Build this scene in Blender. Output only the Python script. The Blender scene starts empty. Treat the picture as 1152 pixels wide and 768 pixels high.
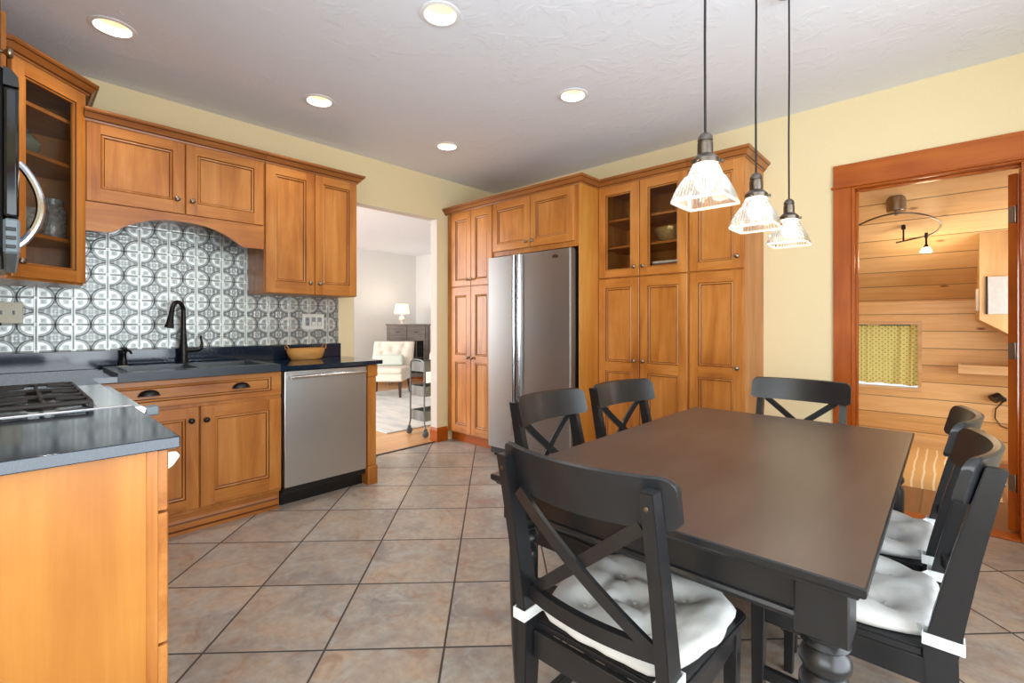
import bpy, bmesh, math, random
import numpy as np
from mathutils import Matrix, Vector, noise
C = bpy.context.scene
COL = C.collection
R = math.radians
PI = math.pi
random.seed(7)

# ------------------------------------------------------------------ camera, world, lights, exposure
cam = bpy.data.cameras.new('camera'); camo = bpy.data.objects.new('camera', cam); COL.objects.link(camo)
camo.location = (3.748, -3.741, 1.183); camo.rotation_euler = (R(90), 0, R(42.889))
cam.sensor_width = 36; cam.lens = 527.2*36/1152; cam.shift_y = -19.83/1152; cam.clip_start = .02; cam.clip_end = 100
C.camera = camo
C.view_settings.view_transform = 'Standard'; C.view_settings.look = 'None'
C.view_settings.gamma = 1; C.view_settings.use_curve_mapping = False
C.view_settings.exposure = -0.14
w = bpy.data.worlds.new('sky'); C.world = w; w.use_nodes = True
w.node_tree.nodes['Background'].inputs[0].default_value = (.80, .90, 1, 1)
w.node_tree.nodes['Background'].inputs[1].default_value = 1.5

def area(name, loc, rot, sx, sy, power, col):
    l = bpy.data.lights.new(name, 'AREA'); l.shape = 'RECTANGLE'; l.size = sx; l.size_y = sy
    l.energy = power; l.color = col
    o = bpy.data.objects.new(name, l); COL.objects.link(o); o.location = loc; o.rotation_euler = rot
    return o
DAY = (.86, .94, 1.0); WARM = (1, .80, .55)
area('added_daylight_right', (4.97, -2.75, 1.28), (0, R(112), 0), 2.1, 2.4, 108, DAY)       # lamp in an added unseen window; faces -X, tilted up to brighten the ceiling
area('added_daylight_front', (3.9, -5.16, 1.55), (R(112), 0, 0), 2.0, 1.7, 84, DAY)       # added lamp behind the camera; faces +Y and up toward the ceiling
area('added_daylight_living', (-2.6, -3.97, 1.5), (R(90), 0, 0), 2.6, 1.9, 185, (1, .99, .98))  # lamp for an unseen window put in to brighten the living room
area('added_daylight_sunroom', (4.66, 1.0, 1.1), (0, R(90), 0), 1.0, 1.3, 38, (1, .98, .95))  # added lamp at an unseen side window, lights the sunroom
DOWNLIGHT_W, PENDANT_W = 28, 1.3

# ------------------------------------------------------------------ materials
def lin(c):
    return tuple(((v/255/12.92) if v/255 <= .04045 else ((v/255+.055)/1.055)**2.4) for v in c) + (1,)
MATS = {}
def newmat(name):
    m = bpy.data.materials.new(name); m.use_nodes = True; MATS[name] = m
    return m, m.node_tree, m.node_tree.nodes['Principled BSDF']
def nd(nt, t, **kw):
    n = nt.nodes.new(t)
    for k, v in kw.items(): setattr(n, k, v)
    return n
def val(nt, op, a, b=None):
    n = nd(nt, 'ShaderNodeMath', operation=op)
    for i, x in enumerate((a, b)):
        if x is None: continue
        if isinstance(x, (int, float)): n.inputs[i].default_value = x
        else: nt.links.new(x, n.inputs[i])
    return n.outputs[0]
def mixc(nt, f, a, b, mode='MIX'):
    n = nd(nt, 'ShaderNodeMix', data_type='RGBA', blend_type=mode)
    for s, x in ((n.inputs['Factor'], f), (n.inputs['A'], a), (n.inputs['B'], b)):
        if isinstance(x, (int, float)): s.default_value = x
        elif isinstance(x, tuple): s.default_value = x
        else: nt.links.new(x, s)
    return n.outputs['Result']
def ramp(nt, f, stops):
    n = nd(nt, 'ShaderNodeValToRGB'); cr = n.color_ramp
    while len(cr.elements) < len(stops): cr.elements.new(.5)
    for e, (p, c) in zip(cr.elements, stops): e.position = p; e.color = c
    nt.links.new(f, n.inputs[0]); return n.outputs[0]
def coord(nt, scale=(1, 1, 1), rot=(0, 0, 0), loc=(0, 0, 0), kind='Object'):
    t = nd(nt, 'ShaderNodeTexCoord') if kind == 'Object' else nd(nt, 'ShaderNodeNewGeometry')
    m = nd(nt, 'ShaderNodeMapping'); m.inputs['Scale'].default_value = scale
    m.inputs['Rotation'].default_value = rot; m.inputs['Location'].default_value = loc
    nt.links.new(t.outputs['Object' if kind == 'Object' else 'Position'], m.inputs[0]); return m.outputs[0]
def noisen(nt, v, scale, detail=4, rough=.55, dist=0):
    n = nd(nt, 'ShaderNodeTexNoise'); n.inputs['Scale'].default_value = scale; n.inputs['Detail'].default_value = detail
    n.inputs['Roughness'].default_value = rough; n.inputs['Distortion'].default_value = dist
    nt.links.new(v, n.inputs['Vector']); return n.outputs['Fac']
def bump(nt, bs, h, strength, dist=.01):
    n = nd(nt, 'ShaderNodeBump'); n.inputs['Strength'].default_value = strength; n.inputs['Distance'].default_value = dist
    nt.links.new(h, n.inputs['Height']); nt.links.new(n.outputs[0], bs.inputs['Normal'])
def plain(name, c, rough=.5, metal=0, spec=.5, bumpy=0, bscale=40, var=.06, **kw):
    m, nt, b = newmat(name)
    f = noisen(nt, coord(nt), bscale)
    c = lin(c)
    d = tuple(x*(1-var) for x in c[:3])+(1,); u = tuple(min(1, x*(1+var)) for x in c[:3])+(1,)
    nt.links.new(ramp(nt, f, [(.3, d), (.7, u)]), b.inputs['Base Color'])
    b.inputs['Roughness'].default_value = rough; b.inputs['Metallic'].default_value = metal
    b.inputs['Specular IOR Level'].default_value = spec
    if bumpy: bump(nt, b, f, bumpy, .004)
    for k, v in kw.items(): b.inputs[k].default_value = v
    return m
def wood(name, dark, mid, light, axis=2, rough=.32, grain=1.0, spec=.5, coat=0):
    m, nt, b = newmat(name)
    s = [7, 7, 7]; s[axis] = .8
    f = noisen(nt, coord(nt, tuple(s)), 1.4, 5, .6, .8)
    s2 = [60, 60, 60]; s2[axis] = 1.5
    g = noisen(nt, coord(nt, tuple(s2)), 2.0, 2, .5, .2)
    big = noisen(nt, coord(nt), 1.7, 3, .55, .5)
    fac = val(nt, 'ADD', val(nt, 'MULTIPLY', f, .55), val(nt, 'MULTIPLY', big, .45))
    col = ramp(nt, fac, [(.35, lin(dark)), (.5, lin(mid)), (.65, lin(light))])
    gr = ramp(nt, g, [(.35, (.80, .76, .70, 1)), (.6, (1, 1, 1, 1))])
    nt.links.new(mixc(nt, .35*grain, col, gr, 'MULTIPLY'), b.inputs['Base Color'])
    b.inputs['Roughness'].default_value = rough; b.inputs['Specular IOR Level'].default_value = spec
    b.inputs['Coat Weight'].default_value = coat
    return m
def planks(name, period, off, dark, mid, light, rough=.4, axis_u=0, axis_v=2, knots=True, length=0):
    m, nt, b = newmat(name)
    sep = nd(nt, 'ShaderNodeSeparateXYZ'); nt.links.new(coord(nt, kind='World'), sep.inputs[0])
    v = val(nt, 'DIVIDE', val(nt, 'SUBTRACT', sep.outputs[axis_v], off), period)
    idx = val(nt, 'FLOOR', v); fr = val(nt, 'FRACT', v)
    e = val(nt, 'MINIMUM', fr, val(nt, 'SUBTRACT', 1, fr))
    u = sep.outputs[axis_u]
    cmb = nd(nt, 'ShaderNodeCombineXYZ')
    nt.links.new(val(nt, 'ADD', u, val(nt, 'MULTIPLY', idx, 3.71)), cmb.inputs[0]); nt.links.new(v, cmb.inputs[1]); nt.links.new(val(nt, 'MULTIPLY', idx, 1.3), cmb.inputs[2])
    mp = nd(nt, 'ShaderNodeMapping'); mp.inputs['Scale'].default_value = (1.2, 2.5, 1); nt.links.new(cmb.outputs[0], mp.inputs[0])
    f = noisen(nt, mp.outputs[0], 1.6, 5, .6, 1.0)
    wn = nd(nt, 'ShaderNodeTexWhiteNoise', noise_dimensions='1D'); nt.links.new(idx, wn.inputs['W'])
    fac = val(nt, 'ADD', val(nt, 'MULTIPLY', f, .65), val(nt, 'MULTIPLY', wn.outputs['Value'], .35))
    col = ramp(nt, fac, [(.25, lin(dark)), (.5, lin(mid)), (.75, lin(light))])
    if knots:
        mp2 = nd(nt, 'ShaderNodeMapping'); mp2.inputs['Scale'].default_value = (1.5, .62, 1); nt.links.new(cmb.outputs[0], mp2.inputs[0])
        vo = nd(nt, 'ShaderNodeTexVoronoi'); vo.inputs['Scale'].default_value = 1.9; nt.links.new(mp2.outputs[0], vo.inputs['Vector'])
        k = ramp(nt, vo.outputs['Distance'], [(.05, (1, 1, 1, 1)), (.11, (0, 0, 0, 1))])
        col = mixc(nt, k, col, lin((140, 92, 50)))
    seam = ramp(nt, e, [(.012, (1, 1, 1, 1)), (.03, (0, 0, 0, 1))])
    col = mixc(nt, val(nt, 'MULTIPLY', seam, .75), col, lin((95, 58, 28)))
    nt.links.new(col, b.inputs['Base Color']); b.inputs['Roughness'].default_value = rough
    bump(nt, b, val(nt, 'MULTIPLY', seam, -1.0), .4, .004)
    return m
def steel(name, c, rough, axis=2, strength=.10):
    m, nt, b = newmat(name)
    s = [1.5, 1.5, 1.5]; s[axis] = 120
    f = noisen(nt, coord(nt, tuple(s)), 1.0, 2, .5)
    c = lin(c)
    nt.links.new(ramp(nt, f, [(.3, tuple(x*.97 for x in c[:3])+(1,)), (.7, c)]), b.inputs['Base Color'])
    nt.links.new(ramp(nt, f, [(.3, (rough-.015,)*3+(1,)), (.7, (rough+.015,)*3+(1,))]), b.inputs['Roughness'])
    b.inputs['Metallic'].default_value = 1
    return m
def emit(name, c, s):
    m, nt, b = newmat(name)
    b.inputs['Emission Color'].default_value = lin(c); b.inputs['Emission Strength'].default_value = s
    b.inputs['Base Color'].default_value = lin(c); return m
def glass(name, tint=(1, 1, 1, 1), refl=.12, seeded=False, white=0.0):
    m, nt, b = newmat(name); nt.nodes.remove(b)
    out = nt.nodes['Material Output']
    tr = nd(nt, 'ShaderNodeBsdfTransparent'); tr.inputs[0].default_value = tint
    gl = nd(nt, 'ShaderNodeBsdfGlossy'); gl.inputs['Roughness'].default_value = .04
    fr = nd(nt, 'ShaderNodeLayerWeight'); fr.inputs[0].default_value = refl
    mx = nd(nt, 'ShaderNodeMixShader'); nt.links.new(fr.outputs['Fresnel'], mx.inputs[0])
    nt.links.new(tr.outputs[0], mx.inputs[1]); nt.links.new(gl.outputs[0], mx.inputs[2]); res = mx.outputs[0]
    if seeded:
        vo = nd(nt, 'ShaderNodeTexVoronoi'); vo.inputs['Scale'].default_value = 55; nt.links.new(coord(nt), vo.inputs['Vector'])
        bp = nd(nt, 'ShaderNodeBump'); bp.inputs['Strength'].default_value = .5; bp.inputs['Distance'].default_value = .004
        nt.links.new(ramp(nt, vo.outputs['Distance'], [(.12, (1, 1, 1, 1)), (.22, (0, 0, 0, 1))]), bp.inputs['Height']); nt.links.new(bp.outputs[0], gl.inputs['Normal'])
    if white:
        tl = nd(nt, 'ShaderNodeBsdfTranslucent'); tl.inputs[0].default_value = (1, .97, .92, 1)
        df = nd(nt, 'ShaderNodeBsdfDiffuse'); df.inputs[0].default_value = (1, .98, .95, 1)
        a = nd(nt, 'ShaderNodeAddShader'); a1 = nd(nt, 'ShaderNodeMixShader'); a1.inputs[0].default_value = .35
        nt.links.new(tl.outputs[0], a1.inputs[1]); nt.links.new(df.outputs[0], a1.inputs[2])
        m2 = nd(nt, 'ShaderNodeMixShader'); m2.inputs[0].default_value = white
        nt.links.new(res, m2.inputs[1]); nt.links.new(a1.outputs[0], m2.inputs[2]); res = m2.outputs[0]
    nt.links.new(res, out.inputs['Surface']); return m

MAPLE = wood('honey_maple', (156, 88, 30), (189, 119, 51), (209, 143, 74), 2, .30)
MAPLEX = wood('honey_maple_across', (156, 88, 30), (189, 119, 51), (209, 143, 74), 0, .30)
MAPLEY = wood('honey_maple_along', (156, 88, 30), (189, 119, 51), (209, 143, 74), 1, .30)
PANEL = wood('maple_veneer_panel', (180, 112, 40), (195, 129, 52), (208, 147, 68), 2, .36, .5)
GLAZE = plain('dark_glaze_line', (96, 52, 22), .45)
CROWN = wood('maple_crown', (132, 74, 30), (158, 96, 44), (176, 112, 56), 0, .32)
FIR = wood('amber_fir_trim', (146, 66, 10), (170, 82, 15), (186, 100, 26), 2, .34, 1, .3)
FIRX = wood('amber_fir_trim_across', (146, 66, 10), (170, 82, 15), (186, 100, 26), 0, .34, 1, .3)
BLACKW = plain('black_brown_stained_wood', (30, 30, 32), .30, bscale=18, var=.12)
TABLETOP = wood('espresso_tabletop', (68, 56, 51), (78, 65, 59), (89, 75, 68), 1, .31, .4)
NICKEL = plain('aged_nickel', (150, 138, 122), .32, 1)
PEWTER = plain('dark_pewter', (112, 104, 96), .30, 1)
BRONZE = plain('oil_rubbed_bronze', (30, 27, 27), .34, .3)
STEEL = steel('brushed_stainless', (206, 206, 206), .34, 2)
STEELB = steel('bright_stainless', (218, 218, 220), .16, 0)
FRIDGE = steel('fridge_stainless', (160, 159, 158), .44, 2)
BLACK = plain('black_plastic', (20, 20, 22), .35)
GLOSSBLACK = plain('gloss_black', (14, 14, 16), .08)
IRON = plain('cast_iron', (46, 42, 42), .5)
GREYPL = plain('blue_grey_plastic', (120, 132, 142), .35)
WHITE = plain('white_plastic', (236, 234, 226), .35, var=.02)
IVORY = plain('ivory_plastic', (232, 226, 200), .35, var=.02)
GREYKEY = plain('grey_switch', (150, 156, 158), .4)
CUSH = plain('white_cotton_canvas', (212, 210, 206), .85, bumpy=.15, bscale=120, var=.03)
STRAP = plain('white_webbing_strap', (228, 230, 228), .85, bumpy=.25, bscale=200, var=.04)
YELLOW = plain('pale_yellow_paint', (236, 218, 174), .75, bumpy=.12, bscale=90, var=.015)
GREYWALL = plain('pale_grey_paint', (222, 222, 222), .8, var=.01)
JAMBP = plain('warm_grey_paint', (206, 200, 190), .8, var=.01)
COUNTER = plain('dark_slate_granite', (25, 39, 55), .09, bscale=320, var=.35, spec=.7)
SINKM = plain('charcoal_composite', (42, 50, 60), .30, bscale=260, var=.2)
DARKPL = plain('dark_toe_kick', (22, 20, 20), .4)
CREAM = plain('cream_upholstery', (232, 222, 208), .9, bumpy=.2, bscale=150, var=.03)
MINT = plain('pale_mint_fabric', (206, 216, 208), .9, bumpy=.2, bscale=150, var=.03)
DARKLEG = plain('dark_walnut_leg', (60, 36, 26), .4)
GREYWOOD = wood('weathered_grey_wood', (84, 78, 74), (110, 102, 97), (130, 122, 116), 0, .55)
GREYMET = plain('slate_grey_metal', (118, 124, 126), .4, .7)
CANVAS = wood('grey_wire_tray', (104, 108, 106), (130, 134, 132), (150, 152, 148), 2, .5)
RUBBER = plain('grey_rubber', (90, 100, 110), .5)
SHADEM = emit('linen_lamp_shade', (255, 236, 196), 1.1)
PINEBOX = wood('pine_box_boards', (206, 160, 104), (222, 180, 126), (232, 194, 144), 2, .45)
PINEX = wood('pine_shelf_boards', (206, 160, 104), (224, 184, 130), (234, 198, 148), 0, .45)
PLATE = plain('grey_white_panel', (205, 206, 202), .15)
WICKER = None
CLEAR = glass('clear_glass', (.97, .98, .98, 1), .12)
SEED = glass('seeded_glass', (.86, .85, .82, 1), .16, seeded=True)
PANTRYGL = glass('cabinet_glass', (.90, .88, .85, 1), .18)
SHADEG = glass('prismatic_glass', (1, 1, 1, 1), .25, white=.05)
SHADERIB = glass('prismatic_rib_refraction_tint', (.62, .58, .54, 1), .40, white=.10)  # grey tint on alternate ribs stands in for light bent by them
SHADERIM = glass('prismatic_glass_bright_rim', (.9, .9, .9, 1), .40, white=.45)  # white mixed into the glass to paint the rim's bright line
CHINA = plain('glazed_china', (226, 222, 212), .2, var=.08)
GREENVASE = plain('grey_green_glaze', (120, 132, 122), .18, bscale=14, var=.25)
CRYSTAL = plain('cut_glass_grey', (150, 156, 158), .08, bscale=60, var=.5)
BRASSY = plain('gilt_ceramic', (196, 168, 110), .25, .4, bscale=80, var=.3)
LINENA = plain('folded_white_linen', (222, 216, 204), .9)
LINENB = plain('folded_rust_linen', (150, 92, 64), .9)
BULB = emit('pendant_bulb', (255, 243, 222), 14)
CANLAMP = emit('downlight_lamp', (255, 247, 228), 3.2)
CANBAF = plain('cream_baffle', (242, 224, 192), .5, var=.01)
TRIMW = plain('white_trim_ring', (238, 238, 238), .5, var=.01)
HALOGEN = emit('track_bulb', (255, 232, 190), 30)

def m_ceiling():
    m, nt, b = newmat('white_knockdown_plaster')
    b.inputs['Base Color'].default_value = lin((234, 238, 246)); b.inputs['Roughness'].default_value = .85
    f = noisen(nt, coord(nt), 7, 6, .62, .6)
    bump(nt, b, ramp(nt, f, [(.52, (0, 0, 0, 1)), (.60, (1, 1, 1, 1))]), .16, .012)
    return m
CEIL = m_ceiling()
def m_floor():
    m, nt, b = newmat('slate_look_tile'); p = .4325
    sep = nd(nt, 'ShaderNodeSeparateXYZ')
    nt.links.new(coord(nt, rot=(0, 0, -PI/4), kind='World'), sep.inputs[0])
    s = val(nt, 'DIVIDE', val(nt, 'ADD', sep.outputs[0], .612), p); t = val(nt, 'DIVIDE', val(nt, 'ADD', sep.outputs[1], 2.7075), p)
    fs, ft = val(nt, 'FRACT', s), val(nt, 'FRACT', t)
    e = val(nt, 'MINIMUM', val(nt, 'MINIMUM', fs, val(nt, 'SUBTRACT', 1, fs)), val(nt, 'MINIMUM', ft, val(nt, 'SUBTRACT', 1, ft)))
    cell = nd(nt, 'ShaderNodeCombineXYZ'); nt.links.new(val(nt, 'FLOOR', s), cell.inputs[0]); nt.links.new(val(nt, 'FLOOR', t), cell.inputs[1])
    wn = nd(nt, 'ShaderNodeTexWhiteNoise', noise_dimensions='3D'); nt.links.new(cell.outputs[0], wn.inputs['Vector'])
    vm = nd(nt, 'ShaderNodeVectorMath', operation='MULTIPLY_ADD'); nt.links.new(wn.outputs['Color'], vm.inputs[0]); vm.inputs[1].default_value = (9, 9, 9)
    nt.links.new(coord(nt, kind='World'), vm.inputs[2])
    big = noisen(nt, vm.outputs[0], 3.2, 6, .62, .8); mid = noisen(nt, vm.outputs[0], 7.5, 6, .65, 1.2); fine = noisen(nt, vm.outputs[0], 34, 4, .6)
    col = ramp(nt, big, [(.28, lin((132, 127, 126))), (.45, lin((160, 149, 139))), (.58, lin((175, 158, 141))), (.74, lin((184, 159, 135)))])
    col = mixc(nt, ramp(nt, mid, [(.50, (0, 0, 0, 1)), (.68, (.8, .8, .8, 1))]), col, lin((176, 172, 167)))
    col = mixc(nt, ramp(nt, mid, [(.30, (.75, .75, .75, 1)), (.46, (0, 0, 0, 1))]), col, lin((152, 118, 98)))
    tone = nd(nt, 'ShaderNodeHueSaturation'); nt.links.new(val(nt, 'ADD', .90, val(nt, 'MULTIPLY', wn.outputs['Value'], .2)), tone.inputs['Value']); nt.links.new(col, tone.inputs['Color'])
    col = mixc(nt, .45, tone.outputs[0], ramp(nt, fine, [(.32, (.62, .60, .58, 1)), (.62, (1, 1, 1, 1))]), 'MULTIPLY')
    g = ramp(nt, e, [(.0075, (1, 1, 1, 1)), (.0115, (0, 0, 0, 1))])
    col = mixc(nt, g, col, lin((62, 56, 53)))
    nt.links.new(col, b.inputs['Base Color'])
    nt.links.new(val(nt, 'ADD', .30, val(nt, 'MULTIPLY', g, .5)), b.inputs['Roughness'])
    h = val(nt, 'SUBTRACT', val(nt, 'ADD', val(nt, 'MULTIPLY', mid, .25), val(nt, 'MULTIPLY', fine, .12)), g)
    bump(nt, b, h, .35, .004)
    return m
TILE = m_floor()
OAK = planks('oak_strip_floor', .075, 0, (190, 132, 78), (212, 158, 102), (226, 178, 124), .3, 1, 0, False)
SUNFLOOR = planks('brown_plank_tile', .21, .05, (112, 74, 46), (136, 94, 60), (156, 112, 76), .35, 1, 0, False)
KNEEP = planks('pine_wall_boards', .156, .024, (208, 160, 96), (228, 184, 120), (240, 204, 146), .42)
SLOPEP = planks('pine_ceiling_boards', .1175, .115, (204, 158, 104), (222, 180, 126), (232, 196, 146), .38)
def m_tin():
    m, nt, b = newmat('antiqued_pressed_tin')
    a = nd(nt, 'ShaderNodeAttribute', attribute_name='patina_seam_shade')
    f = noisen(nt, coord(nt), 6, 3)
    base = ramp(nt, f, [(.3, lin((206, 210, 206))), (.7, lin((226, 229, 224)))])
    nt.links.new(mixc(nt, a.outputs['Fac'], base, lin((62, 67, 69))), b.inputs['Base Color'])
    b.inputs['Metallic'].default_value = .55; b.inputs['Roughness'].default_value = .36
    return m
TIN = m_tin()
def m_curtain():
    m, nt, b = newmat('olive_print_curtain')
    sep = nd(nt, 'ShaderNodeSeparateXYZ'); nt.links.new(coord(nt), sep.inputs[0])
    def cell(off):
        a = val(nt, 'SUBTRACT', val(nt, 'FRACT', val(nt, 'ADD', val(nt, 'DIVIDE', sep.outputs[0], .046), off)), .5)
        c = val(nt, 'SUBTRACT', val(nt, 'FRACT', val(nt, 'ADD', val(nt, 'DIVIDE', sep.outputs[2], .042), off)), .5)
        return val(nt, 'SQRT', val(nt, 'ADD', val(nt, 'MULTIPLY', a, a), val(nt, 'MULTIPLY', c, c)))
    d = val(nt, 'MINIMUM', cell(0), cell(.5))
    col = ramp(nt, d, [(.12, lin((224, 202, 96))), (.2, lin((242, 226, 148))), (.30, lin((242, 228, 158))), (.37, lin((196, 168, 74)))])
    nt.links.new(col, b.inputs['Base Color']); b.inputs['Roughness'].default_value = .9
    tl = nd(nt, 'ShaderNodeBsdfTranslucent'); nt.links.new(col, tl.inputs[0])
    mx = nd(nt, 'ShaderNodeMixShader'); mx.inputs[0].default_value = .5
    nt.links.new(b.outputs[0], mx.inputs[1]); nt.links.new(tl.outputs[0], mx.inputs[2]); nt.links.new(mx.outputs[0], nt.nodes['Material Output'].inputs[0])
    return m
CURT = m_curtain()
def m_stripe():
    m, nt, b = newmat('beige_wavy_stripe_fabric')
    wv = nd(nt, 'ShaderNodeTexWave', bands_direction='X'); wv.inputs['Scale'].default_value = 5.2; wv.inputs['Distortion'].default_value = 1.6
    wv.inputs['Detail'].default_value = 1; wv.inputs['Detail Scale'].default_value = .8
    nt.links.new(coord(nt), wv.inputs['Vector'])
    nt.links.new(ramp(nt, wv.outputs['Fac'], [(.86, lin((222, 178, 112))), (.95, lin((246, 226, 184)))]), b.inputs['Base Color']); b.inputs['Roughness'].default_value = .9
    return m
STRIPE = m_stripe()
def m_wicker():
    m, nt, b = newmat('amber_woven_straw')
    wv = nd(nt, 'ShaderNodeTexWave', bands_direction='Z'); wv.inputs['Scale'].default_value = 42; wv.inputs['Distortion'].default_value = 1.5
    nt.links.new(coord(nt), wv.inputs['Vector'])
    nt.links.new(ramp(nt, wv.outputs['Fac'], [(.1, lin((184, 116, 46))), (.7, lin((232, 172, 92)))]), b.inputs['Base Color']); b.inputs['Roughness'].default_value = .6
    bump(nt, b, wv.outputs['Fac'], .5, .004); return m
WICKER = m_wicker()
def m_rug():
    m, nt, b = newmat('pale_grey_blue_rug')
    f = noisen(nt, coord(nt, (1, 3.5, 1)), 2.2, 5, .6, .6)
    nt.links.new(ramp(nt, f, [(.3, lin((190, 192, 196))), (.5, lin((216, 214, 211))), (.7, lin((228, 224, 218)))]), b.inputs['Base Color']); b.inputs['Roughness'].default_value = .95
    return m
RUG = m_rug()

# ------------------------------------------------------------------ mesh helpers
def BM(): return bmesh.new()
def _faces(bm, vs, fs, mat, smooth=False):
    v = [bm.verts.new(p) for p in vs]
    out = []
    for f in fs:
        fa = bm.faces.new([v[i] for i in f]); fa.material_index = mat; fa.smooth = smooth; out.append(fa)
    return v, out
def box(bm, lo, hi, bev=0, mat=0, seg=1, M=None):
    x0, y0, z0 = lo; x1, y1, z1 = hi
    vs = [(x0, y0, z0), (x1, y0, z0), (x1, y1, z0), (x0, y1, z0), (x0, y0, z1), (x1, y0, z1), (x1, y1, z1), (x0, y1, z1)]
    if M: vs = [M @ Vector(p) for p in vs]
    v, f = _faces(bm, vs, [(0, 3, 2, 1), (4, 5, 6, 7), (0, 1, 5, 4), (1, 2, 6, 5), (2, 3, 7, 6), (3, 0, 4, 7)], mat)
    if bev:
        es = list({e for fa in f for e in fa.edges})
        r = bmesh.ops.bevel(bm, geom=es, offset=bev, segments=seg, affect='EDGES', profile=.5)
        for fa in r['faces']: fa.material_index = mat; fa.smooth = seg > 1
def bar(bm, p0, p1, w, d, up=(0, 0, 1), w1=None, d1=None, bev=.002, mat=0):
    """box from p0 to p1, w across (perpendicular to up), d along up; may taper to w1, d1"""
    p0, p1, up = Vector(p0), Vector(p1), Vector(up)
    z = (p1-p0).normalized(); x = up.cross(z).normalized(); y = z.cross(x)
    w1 = w if w1 is None else w1; d1 = d if d1 is None else d1
    vs = []
    for p, a, b in ((p0, w/2, d/2), (p1, w1/2, d1/2)):
        vs += [p-x*a-y*b, p+x*a-y*b, p+x*a+y*b, p-x*a+y*b]
    v, f = _faces(bm, vs, [(0, 3, 2, 1), (4, 5, 6, 7), (0, 1, 5, 4), (1, 2, 6, 5), (2, 3, 7, 6), (3, 0, 4, 7)], mat)
    if bev:
        r = bmesh.ops.bevel(bm, geom=list({e for fa in f for e in fa.edges}), offset=bev, segments=1, affect='EDGES')
        for fa in r['faces']: fa.material_index = mat
def lathe(bm, prof, c=(0, 0, 0), seg=24, mat=0, axis='z', cap=True, M=None):
    rings = []
    c = Vector(c)
    for r, h in prof:
        ring = []
        for i in range(seg):
            a = 2*PI*i/seg; q = (r*math.cos(a), r*math.sin(a), h)
            if axis == 'x': q = (q[2], q[0], q[1])
            elif axis == 'y': q = (q[0], q[2], -q[1])
            q = c+Vector(q)
            ring.append(bm.verts.new(M @ q if M else q))
        rings.append(ring)
    for a, b in zip(rings, rings[1:]):
        for i in range(seg):
            f = bm.faces.new((a[i], a[(i+1) % seg], b[(i+1) % seg], b[i])); f.smooth = True; f.material_index = mat
    if cap:
        for ring, rev in ((rings[0], True), (rings[-1], False)):
            f = bm.faces.new(list(reversed(ring)) if rev else ring); f.material_index = mat
def tube(bm, pts, r, seg=10, mat=0, cap=True, squash=None):
    pts = [Vector(p) for p in pts]; n = len(pts); rs = r if isinstance(r, (list, tuple)) else [r]*n
    ref = Vector((0, 0, 1)); rings = []; px = None
    for i, p in enumerate(pts):
        t = (pts[min(i+1, n-1)]-pts[max(i-1, 0)]).normalized()
        if px is None:
            px = t.cross(ref) if abs(t.dot(ref)) < .95 else t.cross(Vector((1, 0, 0)))
        px = (px-t*px.dot(t)).normalized(); py = t.cross(px)
        rings.append([bm.verts.new(p+(px*math.cos(2*PI*k/seg)+py*math.sin(2*PI*k/seg)*(squash or 1))*rs[i]) for k in range(seg)])
    for a, b in zip(rings, rings[1:]):
        for k in range(seg):
            f = bm.faces.new((a[k], a[(k+1) % seg], b[(k+1) % seg], b[k])); f.smooth = True; f.material_index = mat
    if cap:
        for ring, rev in ((rings[0], True), (rings[-1], False)):
            f = bm.faces.new(list(reversed(ring)) if rev else ring); f.material_index = mat
def prism(bm, poly, axis, a, b, mat=0, bev=0, M=None):
    """extrude a 2D polygon from a to b along axis; poly gives the other two coordinates in order (x,y,z minus axis)"""
    def P(q, h):
        p = {'x': (h, q[0], q[1]), 'y': (q[0], h, q[1]), 'z': (q[0], q[1], h)}[axis]
        return M @ Vector(p) if M else p
    n = len(poly); vs = [P(q, a) for q in poly]+[P(q, b) for q in poly]
    fs = [tuple(range(n))[::-1], tuple(range(n, 2*n))]+[(i, (i+1) % n, n+(i+1) % n, n+i) for i in range(n)]
    v, f = _faces(bm, vs, fs, mat)
    bmesh.ops.recalc_face_normals(bm, faces=f)
    if bev:
        r = bmesh.ops.bevel(bm, geom=list({e for fa in f for e in fa.edges}), offset=bev, segments=2, affect='EDGES')
        for fa in r['faces']: fa.material_index = mat
def sweep(bm, path, prof, mat=0, closed=False, mats=None):
    """profile (out, z) swept along a 2D path; 'out' is to the right of the travel direction; mitred"""
    n = len(path); rings = []
    for i in range(n):
        p = Vector(path[i])
        d0 = (p-Vector(path[i-1])).normalized() if (i > 0 or closed) else None
        d1 = (Vector(path[(i+1) % n])-p).normalized() if (i < n-1 or closed) else None
        d0 = d0 or d1; d1 = d1 or d0
        n0 = Vector((d0.y, -d0.x)); n1 = Vector((d1.y, -d1.x)); b = (n0+n1).normalized(); b = b/max(.3, b.dot(n0))
        rings.append([bm.verts.new((p.x+b.x*o, p.y+b.y*o, z)) for o, z in prof])
    pairs = list(zip(rings, rings[1:]))+([(rings[-1], rings[0])] if closed else [])
    fl = []
    for a, c in pairs:
        for k in range(len(prof)):
            f = bm.faces.new((a[k], c[k], c[(k+1) % len(prof)], a[(k+1) % len(prof)])); f.material_index = mats[k] if mats else mat; fl.append(f)
    if not closed:
        fl.append(bm.faces.new(rings[0])); fl.append(bm.faces.new(list(reversed(rings[-1]))))
    bmesh.ops.recalc_face_normals(bm, faces=fl)
def grid(bm, nx, ny, fn, mat=0, smooth=True, wrap=False):
    vs = [[bm.verts.new(fn(i/(nx if wrap else nx-1), j/(ny-1))) for i in range(nx)] for j in range(ny)]
    for j in range(ny-1):
        for i in range(nx if wrap else nx-1):
            k = (i+1) % nx
            f = bm.faces.new((vs[j][i], vs[j][k], vs[j+1][k], vs[j+1][i])); f.smooth = smooth; f.material_index = mat
    return vs

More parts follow.
